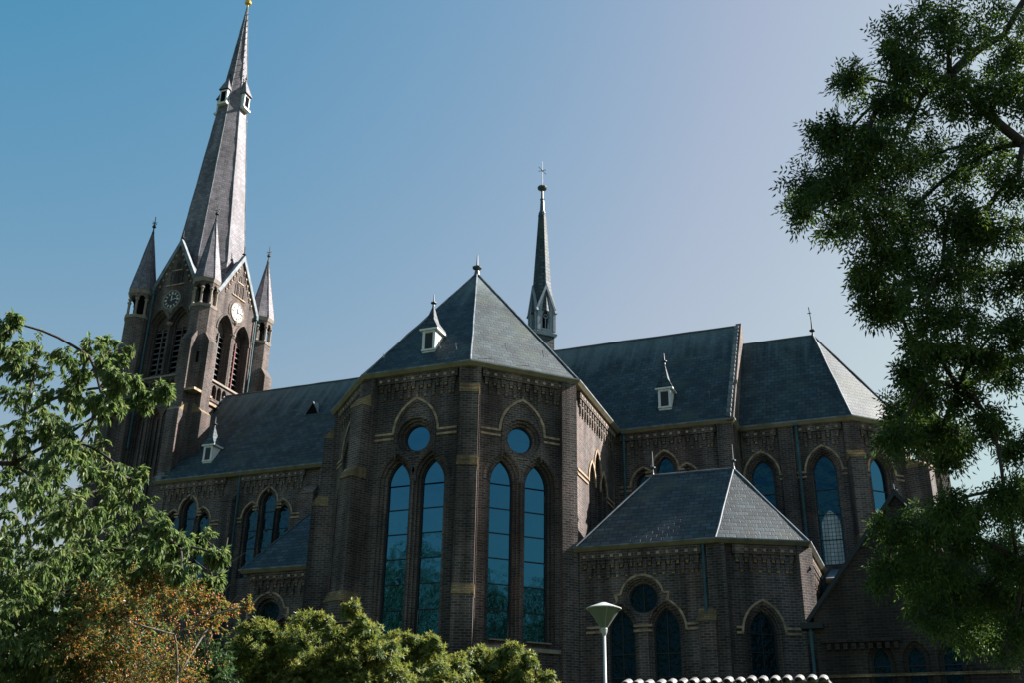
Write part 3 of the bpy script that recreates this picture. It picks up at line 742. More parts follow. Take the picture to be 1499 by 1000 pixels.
# low lean-to between chapel and sacristy
mb = MB(); mb.box((-1.2, 38.6, 0), (1, 0, 0), (0, 1, 0), 4.2, 1.6, 8.9, 'brick')
mb.face([V(-3.3, 37.7, 9.15), V(.9, 37.7, 9.15), V(.9, 40.1, 9.95), V(-3.3, 40.1, 9.95)], 'lead'); mb.build('ambulatory', church)
gutter(church, [(-3.3, 37.66), (.9, 37.66)], 9.15, .25, .13)

# ---------------------------------------------------------------- south-west chapel (left of the transept)
Z3 = 9.78
mb = MB(); tr = MB()
GG = [(-23.75, 39.0), (-23.75, 33.0), (-19.9, 33.0)]; GW = [tuple(p) for p in offset_poly(GG, .28)]
gutter(church, GG, Z3, .28, .14)
H_ = Plane(GW[1], GW[2]); J_ = Plane(GW[0], GW[1])
cu = -22.45 - GW[1][0]
l = []; ops = []
for s in (-1, 1):
    q = [lancet(cu + s * .66, .38, 4.6, 7.2, .66, o) for o in (.12, 0)]; ops.append(dict(loops=q, depths=[.12, .26])); l.append(q[-1])
oc = [circle(cu, 8.22, r) for r in (.50, .40)]; ops.append(dict(loops=oc, depths=[.12, .26]))
wall(mb, H_, [(0, 0), (H_.len, 0), (H_.len, Z3), (0, Z3)], ops); wall(mb, J_, [(0, 0), (J_.len, 0), (J_.len, Z3), (0, Z3)], [])
for q in l: window(church, H_, q, .26, [5.2, 5.9, 6.6], glass='stained')
window(church, H_, oc[-1], .26, [8.22], glass='stained', frame=.04)
oculus_hood(H_, cu, 8.22, 7.2, .66, .38, tr)
corbels(H_, .2, H_.len - .1, Z3 - .13); corbels(J_, .2, J_.len - .1, Z3 - .13)
mb.build('chapel_wall', church); tr.build('window_trim', church)
pipe(church, -20.35, 33.1, 3, 9.6, .045)
mb = MB(); hp = V(-22.1, 35.56, 12.70); e = [Vector((*p, Z3 - .01)) for p in offset_poly(GG, .05)]
mb.face([e[1], e[2], V(-19.9, 35.56, 12.70), hp], 'slate_low'); mb.face([e[0], e[1], hp, V(-22.1, 39, 12.7)], 'slate_low'); mb.face([hp, V(-19.9, 35.56, 12.7), V(-19.9, 39, 12.7), V(-22.1, 39, 12.7)], 'slate_low'); mb.build('chapel_roof', church)
mb = MB(); cap(mb, e[1], hp, .045, 'lead_dark'); cap(mb, hp, V(-19.9, 35.56, 12.7), .05, 'lead_dark'); mb.build('ridge_capping', church)
mb = MB(); finial(mb, hp - V(0, 0, .08), 1.0, .085, 'lead_dark'); mb.build('finial', church)

# ---------------------------------------------------------------- the tower
tx, ty, hx, hy = -35.05, 42.70, 2.25, 2.45
mb = MB()
def tower_face(k):
    tr = MB(); mb = MB()
    # k: 0 south 1 east 2 north 3 west; detailed alike
    w, d = (hx, hy) if k % 2 == 0 else (hy, hx)
    n = [V(0, -1, 0), V(1, 0, 0), V(0, 1, 0), V(-1, 0, 0)][k]; u = V(-n.y, n.x, 0)
    o = V(tx, ty, 0) + n * d
    pl = Plane((o.x - u.x * w, o.y - u.y * w), (o.x + u.x * w, o.y + u.y * w))
    c = pl.len / 2; du, lw = (.62, .45) if k % 2 == 0 else (.77, .50)
    zap = 29.45 if k % 2 == 0 else 29.3; gw = 1.42 if k % 2 == 0 else 1.66
    ops = []; lou = []
    for s in (-1, 1):
        lo = [lancet(c + s * du, lw, 21.85, 24.62, .86, q) for q in (.14, .07, 0)]
        ops.append(dict(loops=lo, depths=[.14, .28, .46])); lou.append(lo[-1])
    m = 5 if k % 2 == 0 else 3
    arc = []
    for i in range(m):
        a = [lancet(c + (i - (m - 1) / 2) * .42 - (0 if k % 2 == 0 else .55), .14, 20.82, 21.30, .2, q) for q in (.04, 0)]; ops.append(dict(loops=a, depths=[.06, .25])); arc.append(a[-1])
    low = []
    for i in (-1, 0, 1):
        a = [lancet(c + i * .88, .24, 13.5, 19.45, .45, q) for q in (.14, .07, 0)]; ops.append(dict(loops=a, depths=[.10, .20, .32])); low.append(a[-1])
    wall(mb, pl, [(0, 0), (2 * w, 0), (2 * w, 26.8), (c + gw, 26.8), (c, zap), (c - gw, 26.8), (0, 26.8)], ops)
    for q in low: mb.face([pl.at(p[0], p[1], -.32) for p in q], 'brick')
    for q in low: mb.box(pl.at(sum(p[0] for p in q) / len(q), 13.6, -.27), pl.u, pl.n, .07, .1, 5.9, 'brick')
    for q in arc: mb.face([pl.at(p[0], p[1], -.25) for p in q], 'void')
    for s, q in zip((-1, 1), lou):
        b = MB(); b.face([pl.at(c + s * du + a1, z1, -.76) for a1, z1 in ((-.95, 21.2), (.95, 21.2), (.95, 26.2), (-.95, 26.2))], 'void')
        z = 22.0
        while z < 24.75:
            p0 = [pl.at(c + s * du - lw, z, -.40), pl.at(c + s * du + lw, z, -.40), pl.at(c + s * du + lw, z + .24, -.72), pl.at(c + s * du - lw, z + .24, -.72)]
            b.mesh(p0 + [p + V(0, 0, .045) for p in p0], [(0, 1, 2, 3), (7, 6, 5, 4), (0, 4, 5, 1), (1, 5, 6, 2), (2, 6, 7, 3), (3, 7, 4, 0)], 'louver'); z += .31
        head = [p for p in q if p[1] > 24.6]
        b.face([pl.at(p[0], p[1], -.44) for p in head], 'brick')
        b.box(pl.at(c + s * du, 21.9, -.37), pl.u, pl.n, .06, .07, 2.75, 'red_wood' if s > 0 else 'louver')
        b.build('belfry_louver', church)
        ribbon(tr, pl, hoodline(c + s * du, lw, 24.62, .86, .20), .10, 0, .04, 'brick')
    # clustered shaft between the lights
    tr.tube([pl.at(c, 21.85, -.05), pl.at(c, 24.7, -.05)], .075, 'brick', 8)
    tr.lathe(pl.at(c, 24.62, -.05), [(.08, 0), (.17, .14), (.17, .2), (.08, .24)], 'stone', 8); tr.lathe(pl.at(c, 25.35, .0), [(.04, 0), (.12, .12), (.14, .24), (.05, .3)], 'stone', 8)
    # strings, gable ornament
    st = MB()
    for z, h, pr, kk in ((20.36, .12, .10, 'trim'), (21.66, .10, .08, 'stone'), (20.62, .07, .05, 'brick')): st.box(pl.at(c, z, pr / 2 - .01), pl.u, pl.n, 2 * w, pr + .02, h, kk)
    st.build('string_course', church); go = MB()
    for sgn in (-1, 1):
        for i in range(6):
            t = .14 + i * .135; uu = c + sgn * gw * (1 - t) * .80; zz = 26.65 + (zap - 26.8) * t * .97
            go.box(pl.at(uu, zz, .02), pl.u, pl.n, .10, .06, .10, 'trim'); go.box(pl.at(uu, zz - .16, .012), pl.u, pl.n, .10, .045, .14, 'brick')
    for du2, z0, z1 in ((0, 27.05, 28.35), (-.28, 27.05, 27.8), (.28, 27.05, 27.8)):
        ribbon(go, pl, hoodline(c + du2, .09, z1 - .16, .16, .0, n=4, foot=z1 - .16 - z0), .05, 0, .035, 'brick')
    go.box(pl.at(c, 26.98, .018), pl.u, pl.n, 1.2, .05, .07, 'trim'); go.box(pl.at(c, 27.85, .016), pl.u, pl.n, .62, .05, .06, 'trim'); go.build('gable_ornament', church)
    # lead coping on the gable and its finial
    cp = MB(); ribbon(cp, pl, [(c - gw - .12, 26.62), (c, zap + .12), (c + gw + .12, 26.62)], .20, -.12, .10, 'lead')
    finial(cp, pl.at(c, zap + .1, 0), .75, .09, 'iron'); cp.build('gable_coping', church)
    # gable roof running back into the spire
    g = MB(); inn = V(tx, ty, zap); b0, b1, t0 = pl.at(c - gw - .05, 26.75), pl.at(c + gw + .05, 26.75), pl.at(c, zap + .02)
    g.face([b0, t0, inn, inn - u * gw + V(0, 0, 26.75 - zap)], 'spire'); g.face([t0, b1, inn + u * gw + V(0, 0, 26.75 - zap), inn], 'spire'); g.build('gable_roof', church)
    # clock
    ck = MB(); dial = 'dial_dark' if k % 2 == 0 else 'dial_white'; ink = 'dial_white' if k % 2 == 0 else 'dial_dark'  # east and west dials cream: sun glint painted into the colour
    zc = 26.12; cc = c - (.05 if k == 0 else 0)
    ck.face([pl.at(a, b, .05) for a, b in circle(cc, zc, .50, 32)], dial)
    ribbon(ck, pl, circle(cc, zc, .53, 32) + [circle(cc, zc, .53, 32)[0]], .07, 0, .07, 'stone')
    ribbon(ck, pl, circle(cc, zc, .66, 32) + [circle(cc, zc, .66, 32)[0]], .12, 0, .03, 'brick')
    o = ck.build('clock', church)
    nm = MB()
    for i in range(12):
        a = math.pi / 2 - i * math.pi / 6; dd = Vector((math.cos(a), math.sin(a)))
        for off in ((-.022, .022) if i % 3 else (-.035, 0, .035)):
            q = Vector((-dd.y, dd.x)) * off
            ribbon(nm, pl, [(cc + dd.x * .31 + q.x, zc + dd.y * .31 + q.y), (cc + dd.x * .45 + q.x, zc + dd.y * .45 + q.y)], .026, .05, .062, ink)
    mb.build('tower_wall', church); tr.build('tower_trim', church); nm.build('numerals', o)
    for nmn, a, ln, wd in (('hour_hand', 92, .24, .05), ('minute_hand', 8, .38, .035)):
        hd = MB(); dd = Vector((math.cos(R(a)), math.sin(R(a)))); ribbon(hd, pl, [(cc - dd.x * .08, zc - dd.y * .08), (cc + dd.x * ln, zc + dd.y * ln)], wd, .062, .08, ink); hd.build(nmn, o)
for k in range(4): tower_face(k)
for sx in (-1, 1):
    for sy in (-1, 1):
        px, py = tx + sx * 2.06, ty + sy * 2.50
        mb = MB(); mb.prism(ngon(px, py, .68, 0), ngon(px, py, .68, 25.15), 'brick')
        # set-off buttresses on the two outer sides
        for n, u in ((V(sx, 0, 0), V(0, 1, 0)), (V(0, sy, 0), V(1, 0, 0))):
            p = V(px, py, 0)
            for pr, zt, w, kk in ((1.30, 15.9, .80, 'yellow'), (1.12, 19.35, .74, 'yellow'), (.94, 23.2, .66, 'brick')):
                a = [p + n * 0 - u * w / 2, p + n * pr - u * w / 2, p + n * pr + u * w / 2, p + u * w / 2]
                b = [q + V(0, 0, zt) for q in a]; mb.prism(a, b, 'brick', False)
                t = [b[0] + V(0, 0, .5), b[1] - n * (pr - .62) + V(0, 0, .5), b[2] - n * (pr - .62) + V(0, 0, .5), b[3] + V(0, 0, .5)]
                mb.prism(b, t, kk)
        mb.box(V(px + sx * .2, py + sy * .2, 20.34), V(1, 0, 0), V(0, 1, 0), 1.46, 1.46, .12, 'trim')
        mb.build('tower_pier', church)
        g = MB()
        g.prism(ngon(px, py, .70, 25.15), ngon(px, py, .74, 25.30), 'stone'); g.prism(ngon(px, py, .34, 25.3), ngon(px, py, .34, 26.5), 'void')
        for q, q2 in zip(ngon(px, py, .60, 25.30), ngon(px, py, .60, 26.2)):
            g.tube([q, q2], .062, 'stone', 6); g.lathe(q2 - V(0, 0, .10), [(.05, 0), (.11, .1), (.11, .16)], 'stone', 6)
            g.lathe(q, [(.11, 0), (.11, .06), (.06, .12)], 'stone', 6)
        pts = ngon(px, py, .65, 0)
        for i in range(8):
            a, b = pts[i], pts[(i + 1) % 8]; pl = Plane((a.x, a.y), (b.x, b.y)); w = pl.len; h = w / 2 - .09
            prof = [(0, 26.2)] + [(w / 2 - h * math.cos(t * math.pi / 6), 26.2 + .26 * math.sin(t * math.pi / 6)) for t in range(7)] + [(w, 26.2)]
            for j in range(len(prof) - 1):
                (u0, z0), (u1, z1) = prof[j], prof[j + 1]; g.face([pl.at(u0, z0), pl.at(u1, z1), pl.at(u1, 26.62), pl.at(u0, 26.62)], 'brick')
        g.prism(ngon(px, py, .68, 26.58), ngon(px, py, .75, 26.78), 'stone')
        tu = g.build('corner_turret', church)
        g = MB(); g.cone(ngon(px, py, .75, 26.78), V(px, py, 30.75), 'spire')
        ring = ngon(px, py, .75, 26.79)
        for i in range(8): cap(g, ring[i], V(px, py, 30.75), .022, 'lead_dark')
        g.build('turret_roof', tu)
        g = MB(); finial(g, V(px, py, 30.5), 1.05, .085, 'iron')
        for a in (0, 90):
            d = V(math.cos(R(a)), math.sin(R(a)), 0); g.tube([V(px, py, 31.15) - d * .17, V(px, py, 31.15) + d * .17], .018, 'iron', 5); g.tube([V(px, py, 31.02) - d * .1, V(px, py, 31.02) + d * .1], .015, 'iron', 5)
        g.build('turret_finial', tu)
mb = MB()      # slit window of the stair in the south-east pier
mb.box((tx + 2.06 + .445, ty - 2.5 - .445, 22.0), V(.7071, .7071, 0), V(.7071, -.7071, 0), .13, .02, .6, 'void'); mb.build('slit_window', church)
pipe(church, -36.3, 40.14, 18, 26.6, .05); pipe(church, -32.7, 44.35, 18, 26.4, .05)
# spire
mb = MB(); sp = lambda z, a=1.0: ngon(tx, ty, 0.106 * (48.0 - z) * a, z, 8, 22.5, .97, 1.03)
mb.prism(ngon(tx, ty, 1.9, 26.7, 8, 22.5), sp(28.9), 'spire', False); mb.prism(sp(28.9), sp(40.0), 'spire', False); mb.prism(sp(40.0), sp(47.9), 'spire')
mb.build('spire', church)
mb = MB()
for a, b in zip(sp(28.9), sp(47.9)): cap(mb, a, b, .035, 'lead')
z = 41.5
while z < 47.4:
    q = ngon(tx, ty, 0.106 * (48 - z), z, 8, 22.5, .97, 1.03)[7]; mb.tube([q, q + V(.14, -.06, .04)], .02, 'iron', 4); z += .5
mb.build('spire_rolls', church)
mb = MB(); mb.lathe((tx, ty, 47.75), [(.05, 0), (.07, .1), (.19, .2), (.22, .32), (.17, .44), (.05, .5), (.03, 1.6), (.001, 1.62)], 'gold', 12); mb.build('spire_finial', church)
for k in range(4):
    n = [V(0, -1, 0), V(1, 0, 0), V(0, 1, 0), V(-1, 0, 0)][k]; u = V(-n.y, n.x, 0)
    c = V(tx, ty, 39.75) + n * .98
    g = MB(); g.box(c - n * .4, u, n, .52, .8, .95, 'white'); g.box(c + n * .012 + V(0, 0, .1), u, n, .30, .03, .7, 'void')
    g.box(c - n * .35 + V(0, 0, -.12), u, n, .66, .9, .12, 'white')
    b = [c + V(0, 0, .95) + u * .33 + n * .1, c + V(0, 0, .95) - u * .33 + n * .1, c + V(0, 0, .95) - u * .33 - n * .75, c + V(0, 0, .95) + u * .33 - n * .75]
    g.cone(b, c - n * .3 + V(0, 0, 2.15), 'spire'); finial(g, c - n * .3 + V(0, 0, 2.05), .5, .06, 'lead_dark'); g.build('lucarne', church)

# ================================================================ sacristy: separate gabled building in front of the east end
sac = thing('sacristy', 'low shade-darkened brick gabled house with slate side wing below the church east end', 'house')
mb = MB(); tr = MB()
SG = Plane((-3.2, 31.5), (1.95, 31.5)); sl = SG.len; zt = 10.1; ze = 6.85
ops = []; wn = []
for du in (-.9, 0, .9):
    l = [lancet(sl / 2 + du, .26, 4.0, 5.6, .42, o) for o in (.1, 0)]; ops.append(dict(loops=l, depths=[.1, .22])); wn.append(l[-1])
wall(mb, SG, [(0, 0), (sl, 0), (sl, ze), (sl / 2, zt), (0, ze)], ops, 'brick_shaded')
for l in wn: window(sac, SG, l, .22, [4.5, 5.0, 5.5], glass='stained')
wall(mb, Plane((-3.2, 38.0), (-3.2, 31.5)), [(0, 0), (6.5, 0), (6.5, ze), (0, ze)], [], 'brick_shaded')
WG = Plane((1.95, 32.2), (9.5, 32.2)); wall(mb, WG, [(0, 0), (WG.len, 0), (WG.len, 6.8), (0, 6.8)], [], 'brick_shaded')
wall(mb, Plane((9.5, 32.2), (9.5, 36.2)), [(0, 0), (4, 0), (4, 6.8), (2, 9.1), (0, 6.8)], [], 'brick_shaded')
mb.box(SG.at(sl / 2, 5.22, .02), SG.u, SG.n, sl - .2, .06, .07, 'yellow')
for i in range(9): mb.box(SG.at(.35 + i * .22, 5.95, .05), SG.u, SG.n, .12, .12, .16, 'brick_shaded')
mb.box(SG.at(1.2, 6.14, .05), SG.u, SG.n, 2.1, .14, .09, 'brick_shaded')
mb.build('wall', sac)
mb = MB(); mb.face([V(-3.3, 31.4, ze - .08), V(-.625, 31.4, zt + .02), V(-.625, 38, zt + .02), V(-3.3, 38, ze - .08)], 'slate_low'); mb.face([V(-.625, 31.4, zt + .02), V(2.05, 31.4, ze - .08), V(2.05, 38, ze - .08), V(-.625, 38, zt + .02)], 'slate_low')
mb.face([V(.6, 32.0, 6.72), V(9.6, 32.0, 6.72), V(9.6, 34.2, 9.12), V(.2, 34.2, 9.12)], 'slate_low'); mb.face([V(9.6, 36.4, 6.72), V(.6, 36.4, 6.72), V(.2, 34.2, 9.12), V(9.6, 34.2, 9.12)], 'slate_low')
rr = mb.build('roof', sac)
mb = MB(); ribbon(mb, SG, [(-.18, ze - .12), (sl / 2, zt + .13), (sl + .18, ze - .12)], .11, -.1, .12, 'iron'); finial(mb, SG.at(sl / 2, zt + .1, 0), .3, .09, 'lead_dark'); mb.build('coping', rr)
gutter(sac, [(2.05, 31.95), (9.6, 31.95)], 6.74, .22, .12)
mb = MB(); mb.box(SG.at(-.05, ze - .32, 0), SG.u, SG.n, .6, .5, .16, 'iron'); mb.tube([SG.at(-.1, 2, .08), SG.at(-.1, ze - .3, .08)], .045, 'pipe', 8); mb.build('downpipe', sac)

# ================================================================ ground
def structure(o): o['kind'] = 'structure'; return o
M['grass'] = mat('mown_grass', (.03, .05, .018), .9, noise=.35, nscale=1.5, bump=.5, bscale=60)
M['paving'] = mat('brick_paving', (.13, .10, .09), .85, noise=.25, nscale=4)
mb = MB(); S = 1500
mb.face([V(-S, -S, 0), V(S, -S, 0), V(S, S, 0), V(-S, S, 0)], 'grass'); structure(mb.build('ground'))
mb = MB(); mb.box((0, -2, .004), (1, 0, 0), (0, 1, 0), 120, 7, .006, 'paving'); structure(mb.build('road'))

# ================================================================ street lamp
M['lamp_grey'] = mat('lamp_grey_metal', (.42, .43, .42), .5, noise=.08)
def transl(name, c, tr=.5, rough=.35):
    m = bpy.data.materials.new(name); m.use_nodes = True; t = m.node_tree; b = t.nodes['Principled BSDF']
    b.inputs['Base Color'].default_value = (*c, 1); b.inputs['Roughness'].default_value = rough
    x = t.nodes.new('ShaderNodeBsdfTranslucent'); x.inputs[0].default_value = (*c, 1)
    mx = t.nodes.new('ShaderNodeMixShader'); mx.inputs[0].default_value = tr
    t.links.new(b.outputs[0], mx.inputs[1]); t.links.new(x.outputs[0], mx.inputs[2]); t.links.new(mx.outputs[0], t.nodes['Material Output'].inputs[0])
    return m
M['lamp_glass'] = transl('smoky_lamp_plastic', (.20, .23, .18), .35, .2)
lamp = thing('street_lamp', 'grey post lamp with a shallow cone cap over a tapered smoky shade', 'street lamp', (-5.62, 19, 0))
lx, ly = -5.62, 19.0
mb = MB(); mb.lathe((lx, ly, 0), [(.07, 0), (.07, 1.0), (.036, 1.06), (.027, 4.68), (.001, 4.68)], 'lamp_grey', 14); mb.build('pole', lamp, True)
mb = MB(); mb.lathe((lx, ly, 4.64), [(.03, 0), (.05, .05), (.062, .12), (.055, .14), (.001, .14)], 'lamp_grey', 16); mb.build('collar', lamp)
mb = MB(); mb.lathe((lx, ly, 4.78), [(.06, 0), (.295, .335), (.29, .335), (.055, .01)], 'lamp_glass', 28)
for i in range(4):
    a = i * math.pi / 2 + .5; mb.tube([(lx + .062 * math.cos(a), ly + .062 * math.sin(a), 4.785), (lx + .29 * math.cos(a), ly + .29 * math.sin(a), 5.11)], .005, 'lamp_grey', 4)
mb.build('lamp_shade', lamp)
mb = MB(); mb.lathe((lx, ly, 5.105), [(.30, 0), (.325, .005), (.325, .02), (.05, .125), (.001, .135)], 'lamp_grey', 28); mb.build('lamp_cap', lamp)

# ================================================================ garden wall with barrel-tile coping
M['tile'] = mat('pale_coping_tile', (.15, .143, .135), .6, spec=.35, noise=.7, nscale=5)
jr = random.Random(8)
gw = thing('garden_wall', 'brick garden wall topped by a row of pale rounded coping tiles behind the lamp', 'wall', (-4, 20.6, 0))
mb = MB(); mb.box((-3.85, 20.75, 0), (1, 0, 0), (0, 1, 0), 3.85, .36, 3.93, 'brick'); mb.build('wall', gw)
for i in range(18):
    x = -5.66 + i * .214 + jr.uniform(-.012, .012); zj = jr.uniform(-.012, .012); mb = MB(); vs = []
    for yy, dz in ((20.44, -.03), (20.75, .05), (21.06, -.03)):
        for r in (.088, .072):
            for j in range(9):
                a = math.pi * j / 8; vs.append((x + r * math.cos(a), yy, 3.945 + dz + zj + r * math.sin(a) * .95))
    fs = []
    for s in range(2):
        for j in range(8):
            a = s * 18 + j; fs.append((a, a + 1, a + 19, a + 18)); a += 9; fs.append((a + 18, a + 19, a + 1, a))
    for j in range(8): fs.append((j + 1, j, j + 9, j + 10)); fs.append((36 + j, 37 + j, 46 + j, 45 + j))
    mb.mesh(vs, fs, 'tile')
    mb.box((x + .095, 20.75, 3.90), (1, 0, 0), (0, 1, 0), .03, .62, .05, 'tile')
    mb.build('coping_tile', gw)

# ================================================================ foliage
def leafmat(name, cols, tr=.35, rough=.42, spec=.45, trcol=None):
    m = bpy.data.materials.new(name); m.use_nodes = True; t = m.node_tree; b = t.nodes['Principled BSDF']
    geo = t.nodes.new('ShaderNodeNewGeometry'); cr = t.nodes.new('ShaderNodeValToRGB')
    while len(cr.color_ramp.elements) < len(cols): cr.color_ramp.elements.new(.5)
    for i, c in enumerate(cols):
        cr.color_ramp.elements[i].position = i / max(1, len(cols) - 1); cr.color_ramp.elements[i].color = (*c, 1)
    t.links.new(geo.outputs['Random Per Island'], cr.inputs[0]); t.links.new(cr.outputs[0], b.inputs['Base Color'])
    b.inputs['Roughness'].default_value = rough; b.inputs['Specular IOR Level'].default_value = spec
    x = t.nodes.new('ShaderNodeBsdfTranslucent'); hs = t.nodes.new('ShaderNodeHueSaturation'); hs.inputs['Hue'].default_value = .48; hs.inputs['Saturation'].default_value = 1.15; hs.inputs['Value'].default_value = 1.6
    t.links.new(cr.outputs[0], hs.inputs['Color']); t.links.new(hs.outputs[0], x.inputs[0])
    mx = t.nodes.new('ShaderNodeMixShader'); mx.inputs[0].default_value = tr
    t.links.new(b.outputs[0], mx.inputs[1]); t.links.new(x.outputs[0], mx.inputs[2]); t.links.new(mx.outputs[0], t.nodes['Material Output'].inputs[0])
    return m
M['leaf_cherry'] = leafmat('cherry_leaf', [(.045, .085, .03), (.08, .135, .047), (.12, .18, .068), (.18, .205, .085)], tr=.42, rough=.5, spec=.3)
M['leaf_ash'] = leafmat('ash_leaf', [(.022, .050, .017), (.034, .070, .022), (.05, .092, .026), (.09, .13, .03)], tr=.40, rough=.6, spec=.25)
M['leaf_rhodo'] = leafmat('rhododendron_leaf', [(.06, .095, .03), (.09, .13, .04), (.14, .18, .055)], tr=.32, rough=.5, spec=.3)
M['leaf_tip'] = leafmat('young_rhododendron_leaf', [(.20, .23, .06), (.26, .26, .07), (.16, .20, .055)], tr=.3, rough=.4)
M['leaf_small'] = leafmat('cotoneaster_leaf', [(.06, .10, .03), (.10, .15, .045), (.09, .11, .03), (.16, .16, .05), (.26, .19, .06), (.34, .16, .05), (.15, .17, .06)], tr=.45)
M['leaf_holly'] = leafmat('shrub_leaf', [(.03, .07, .025), (.05, .10, .035), (.075, .13, .05)], tr=.3)
M['leaf_far'] = leafmat('park_tree_leaf', [(.03, .06, .02), (.045, .08, .025), (.06, .10, .03)], tr=.3)
M['leaf_lime'] = leafmat('lime_tree_leaf', [(.10, .15, .03), (.14, .19, .04)], tr=.4)
M['berry'] = leafmat('orange_red_berry', [(.42, .11, .03), (.50, .19, .05), (.38, .07, .03)], tr=.05, rough=.3)
M['bark'] = mat('dark_bark', (.045, .036, .03), .9, noise=.3, nscale=8, bump=.6, bscale=30)
M['bark_pale'] = mat('pale_grey_twig', (.16, .14, .11), .85, noise=.25, nscale=10)
rng = random.Random(11)
def rv(): 
    while True:
        v = Vector((rng.uniform(-1, 1), rng.uniform(-1, 1), rng.uniform(-1, 1)))
        if .05 < v.length < 1: return v
def leaf(mb, p, d, up, ln, w, k, fold=.25):
    """one folded pointed leaf: base p, direction d"""
    d = d.normalized(); s = d.cross(up); s = s.normalized() if s.length > 1e-4 else d.orthogonal().normalized(); n = s.cross(d)
    i = len(mb.v); a = p + d * ln * .42
    mb.v += [tuple(p), tuple(a + s * w / 2 + n * w * fold), tuple(p + d * ln - n * ln * .12), tuple(a - s * w / 2 + n * w * fold)]
    mi = mb.mi(k); mb.f.append((i, i + 1, i + 2, i + 3)); mb.m.append(mi)
def sub(c, n, f, sp=.95):
    """several smaller sprays inside one clump, so that sky shows between them"""
    C0 = Vector(c[:3]); out = []
    for i in range(n):
        v = rv(); out.append((C0 + Vector((v.x, v.y, v.z * .8)) * c[3] * sp, max(.07, c[3] * f * rng.uniform(.7, 1.2))))
    return out
def grow(trunk_nodes, clusters, pull=1.0):
    """join every clump to the growing limb skeleton; returns parent list and nodes"""
    nodes = [Vector(p) for p in trunk_nodes]; par = [max(0, i - 1) for i in range(len(nodes))]; n0 = len(nodes)
    rem = [Vector(c[:3]) for c in clusters]; order = []
    cost0 = [0] * n0
    while rem:
        best = None
        for i, c in enumerate(rem):
            for j, q in enumerate(nodes):
                dd = (c - q).length + cost0[j] * .35
                if best is None or dd < best[0]: best = (dd, i, j)
        dd, i, j = best; c = rem.pop(i); cost0.append(cost0[j] + (c - nodes[j]).length); nodes.append(c); par.append(j)
    return nodes, par, n0
def limbs(mb, nodes, par, n0, rtip, rscale, k, wob=.06):
    cnt = [1] * len(nodes)
    for i in range(len(nodes) - 1, 0, -1): cnt[par[i]] += cnt[i]
    for i in range(1, len(nodes)):
        a, b = nodes[par[i]], nodes[i]; r1 = rtip + rscale * math.sqrt(cnt[i]); r0 = min(rtip + rscale * math.sqrt(cnt[par[i]]), r1 * 1.6)
        L0 = (b - a).length; pts = []; m = 5
        o = rv() * L0 * wob; g = Vector((0, 0, L0 * .06))
        for t in range(m + 1):
            f = t / m; q = a.lerp(b, f) + (o + g) * math.sin(math.pi * f)
            pts.append(q)
        mb.tube(pts, [r0 + (r1 - r0) * t / m for t in range(m + 1)], k, 6)
def clump_twigs(mb, lb, c, r, ntw, nl, ll, lw, lk, tk, droop=.0, style='simple', flat=.85, tr=.004, start=.1, jitter=.4):
    c = Vector(c)
    for i in range(ntw):
        d = rv().normalized(); d.z *= flat; s = c + rv() * r * start; L0 = r * rng.uniform(.55, 1.35); pts = [s]
        dd = d.copy()
        for j in range(4):
            dd = (dd + rv() * .25 + Vector((0, 0, -droop * .35))).normalized(); pts.append(pts[-1] + dd * L0 / 4)
        mb.tube(pts, [tr, tr * .85, tr * .7, tr * .5, tr * .3], tk, 3)
        for q in range(nl):
            f = rng.uniform(.12, 1.0) * 4; j = min(3, int(f)); p = pts[j].lerp(pts[j + 1], f - j); td = (pts[j + 1] - pts[j]).normalized()
            if style == 'simple':
                ld = (td * .6 + rv() * .8 + Vector((0, 0, -droop))).normalized()
                s_ = rng.uniform(.7, 1.2); leaf(lb, p + rv() * r * .03, ld, rv() + Vector((0, 0, 1.2)), ll * s_, lw * s_, lk)
            else:       # pinnate leaf: pairs of leaflets on a rachis
                ld = (td * .5 + rv() * .9 + Vector((0, 0, -droop))).normalized(); rl = ll * 3.2 * rng.uniform(.7, 1.15); sd = ld.cross(rv()).normalized(); nn = sd.cross(ld)
                for u in range(4):
                    b = p + ld * rl * (.25 + .22 * u) - Vector((0, 0, .03 * u * u * rl))
                    if u == 3: leaf(lb, b, ld - Vector((0, 0, .3)), nn, ll, lw, lk)
                    else:
                        for sg in (-1, 1): leaf(lb, b, ld * .6 + sd * sg - Vector((0, 0, .25)), nn + rv() * .3, ll * rng.uniform(.8, 1.1), lw, lk)

CHERRY = [(-7.83,6.8,5.86,0.1),(-8.91,8.24,6.17,0.32),(-9.0,7.98,6.16,0.22),(-7.37,7.41,5.69,0.21),(-7.54,7.88,5.98,0.17),(-7.88,7.83,5.53,0.21),(-8.77,8.08,5.46,0.4),(-8.64,8.57,5.37,0.34),(-7.03,7.35,5.14,0.17),(-6.73,7.21,5.29,0.1),(-7.89,8.78,5.83,0.13),(-7.02,8.12,5.53,0.07),(-9.15,8.43,5.07,0.45),(-7.32,7.32,4.43,0.35),(-7.74,8.3,4.64,0.25),(-7.92,8.87,4.93,0.15),(-7.98,7.83,4.15,0.43),(-8.73,9.37,4.54,0.43),(-8.18,9.42,4.63,0.23),(-6.59,7.91,3.97,0.16),(-7.9,7.54,3.63,0.38),(-8.43,8.69,3.82,0.43),(-8.64,9.61,4.08,0.35),(-7.31,8.61,3.98,0.24),(-6.74,8.37,3.98,0.1),(-6.87,8.81,4.16,0.08),(-6.45,8.09,3.68,0.08),(-6.42,8.54,3.92,0.05),(-6.81,9.06,3.79,0.06),(-8.81,8.64,3.34,0.39),(-7.94,8.32,3.19,0.3),(-8.48,8.26,2.85,0.27),(-8.08,8.37,2.88,0.26),(-8.91,8.42,3.51,0.35),(-8.6,8.27,3.08,0.37),(-8.2,7.66,3.1,0.38),(-8.95,9.64,3.16,0.34)]
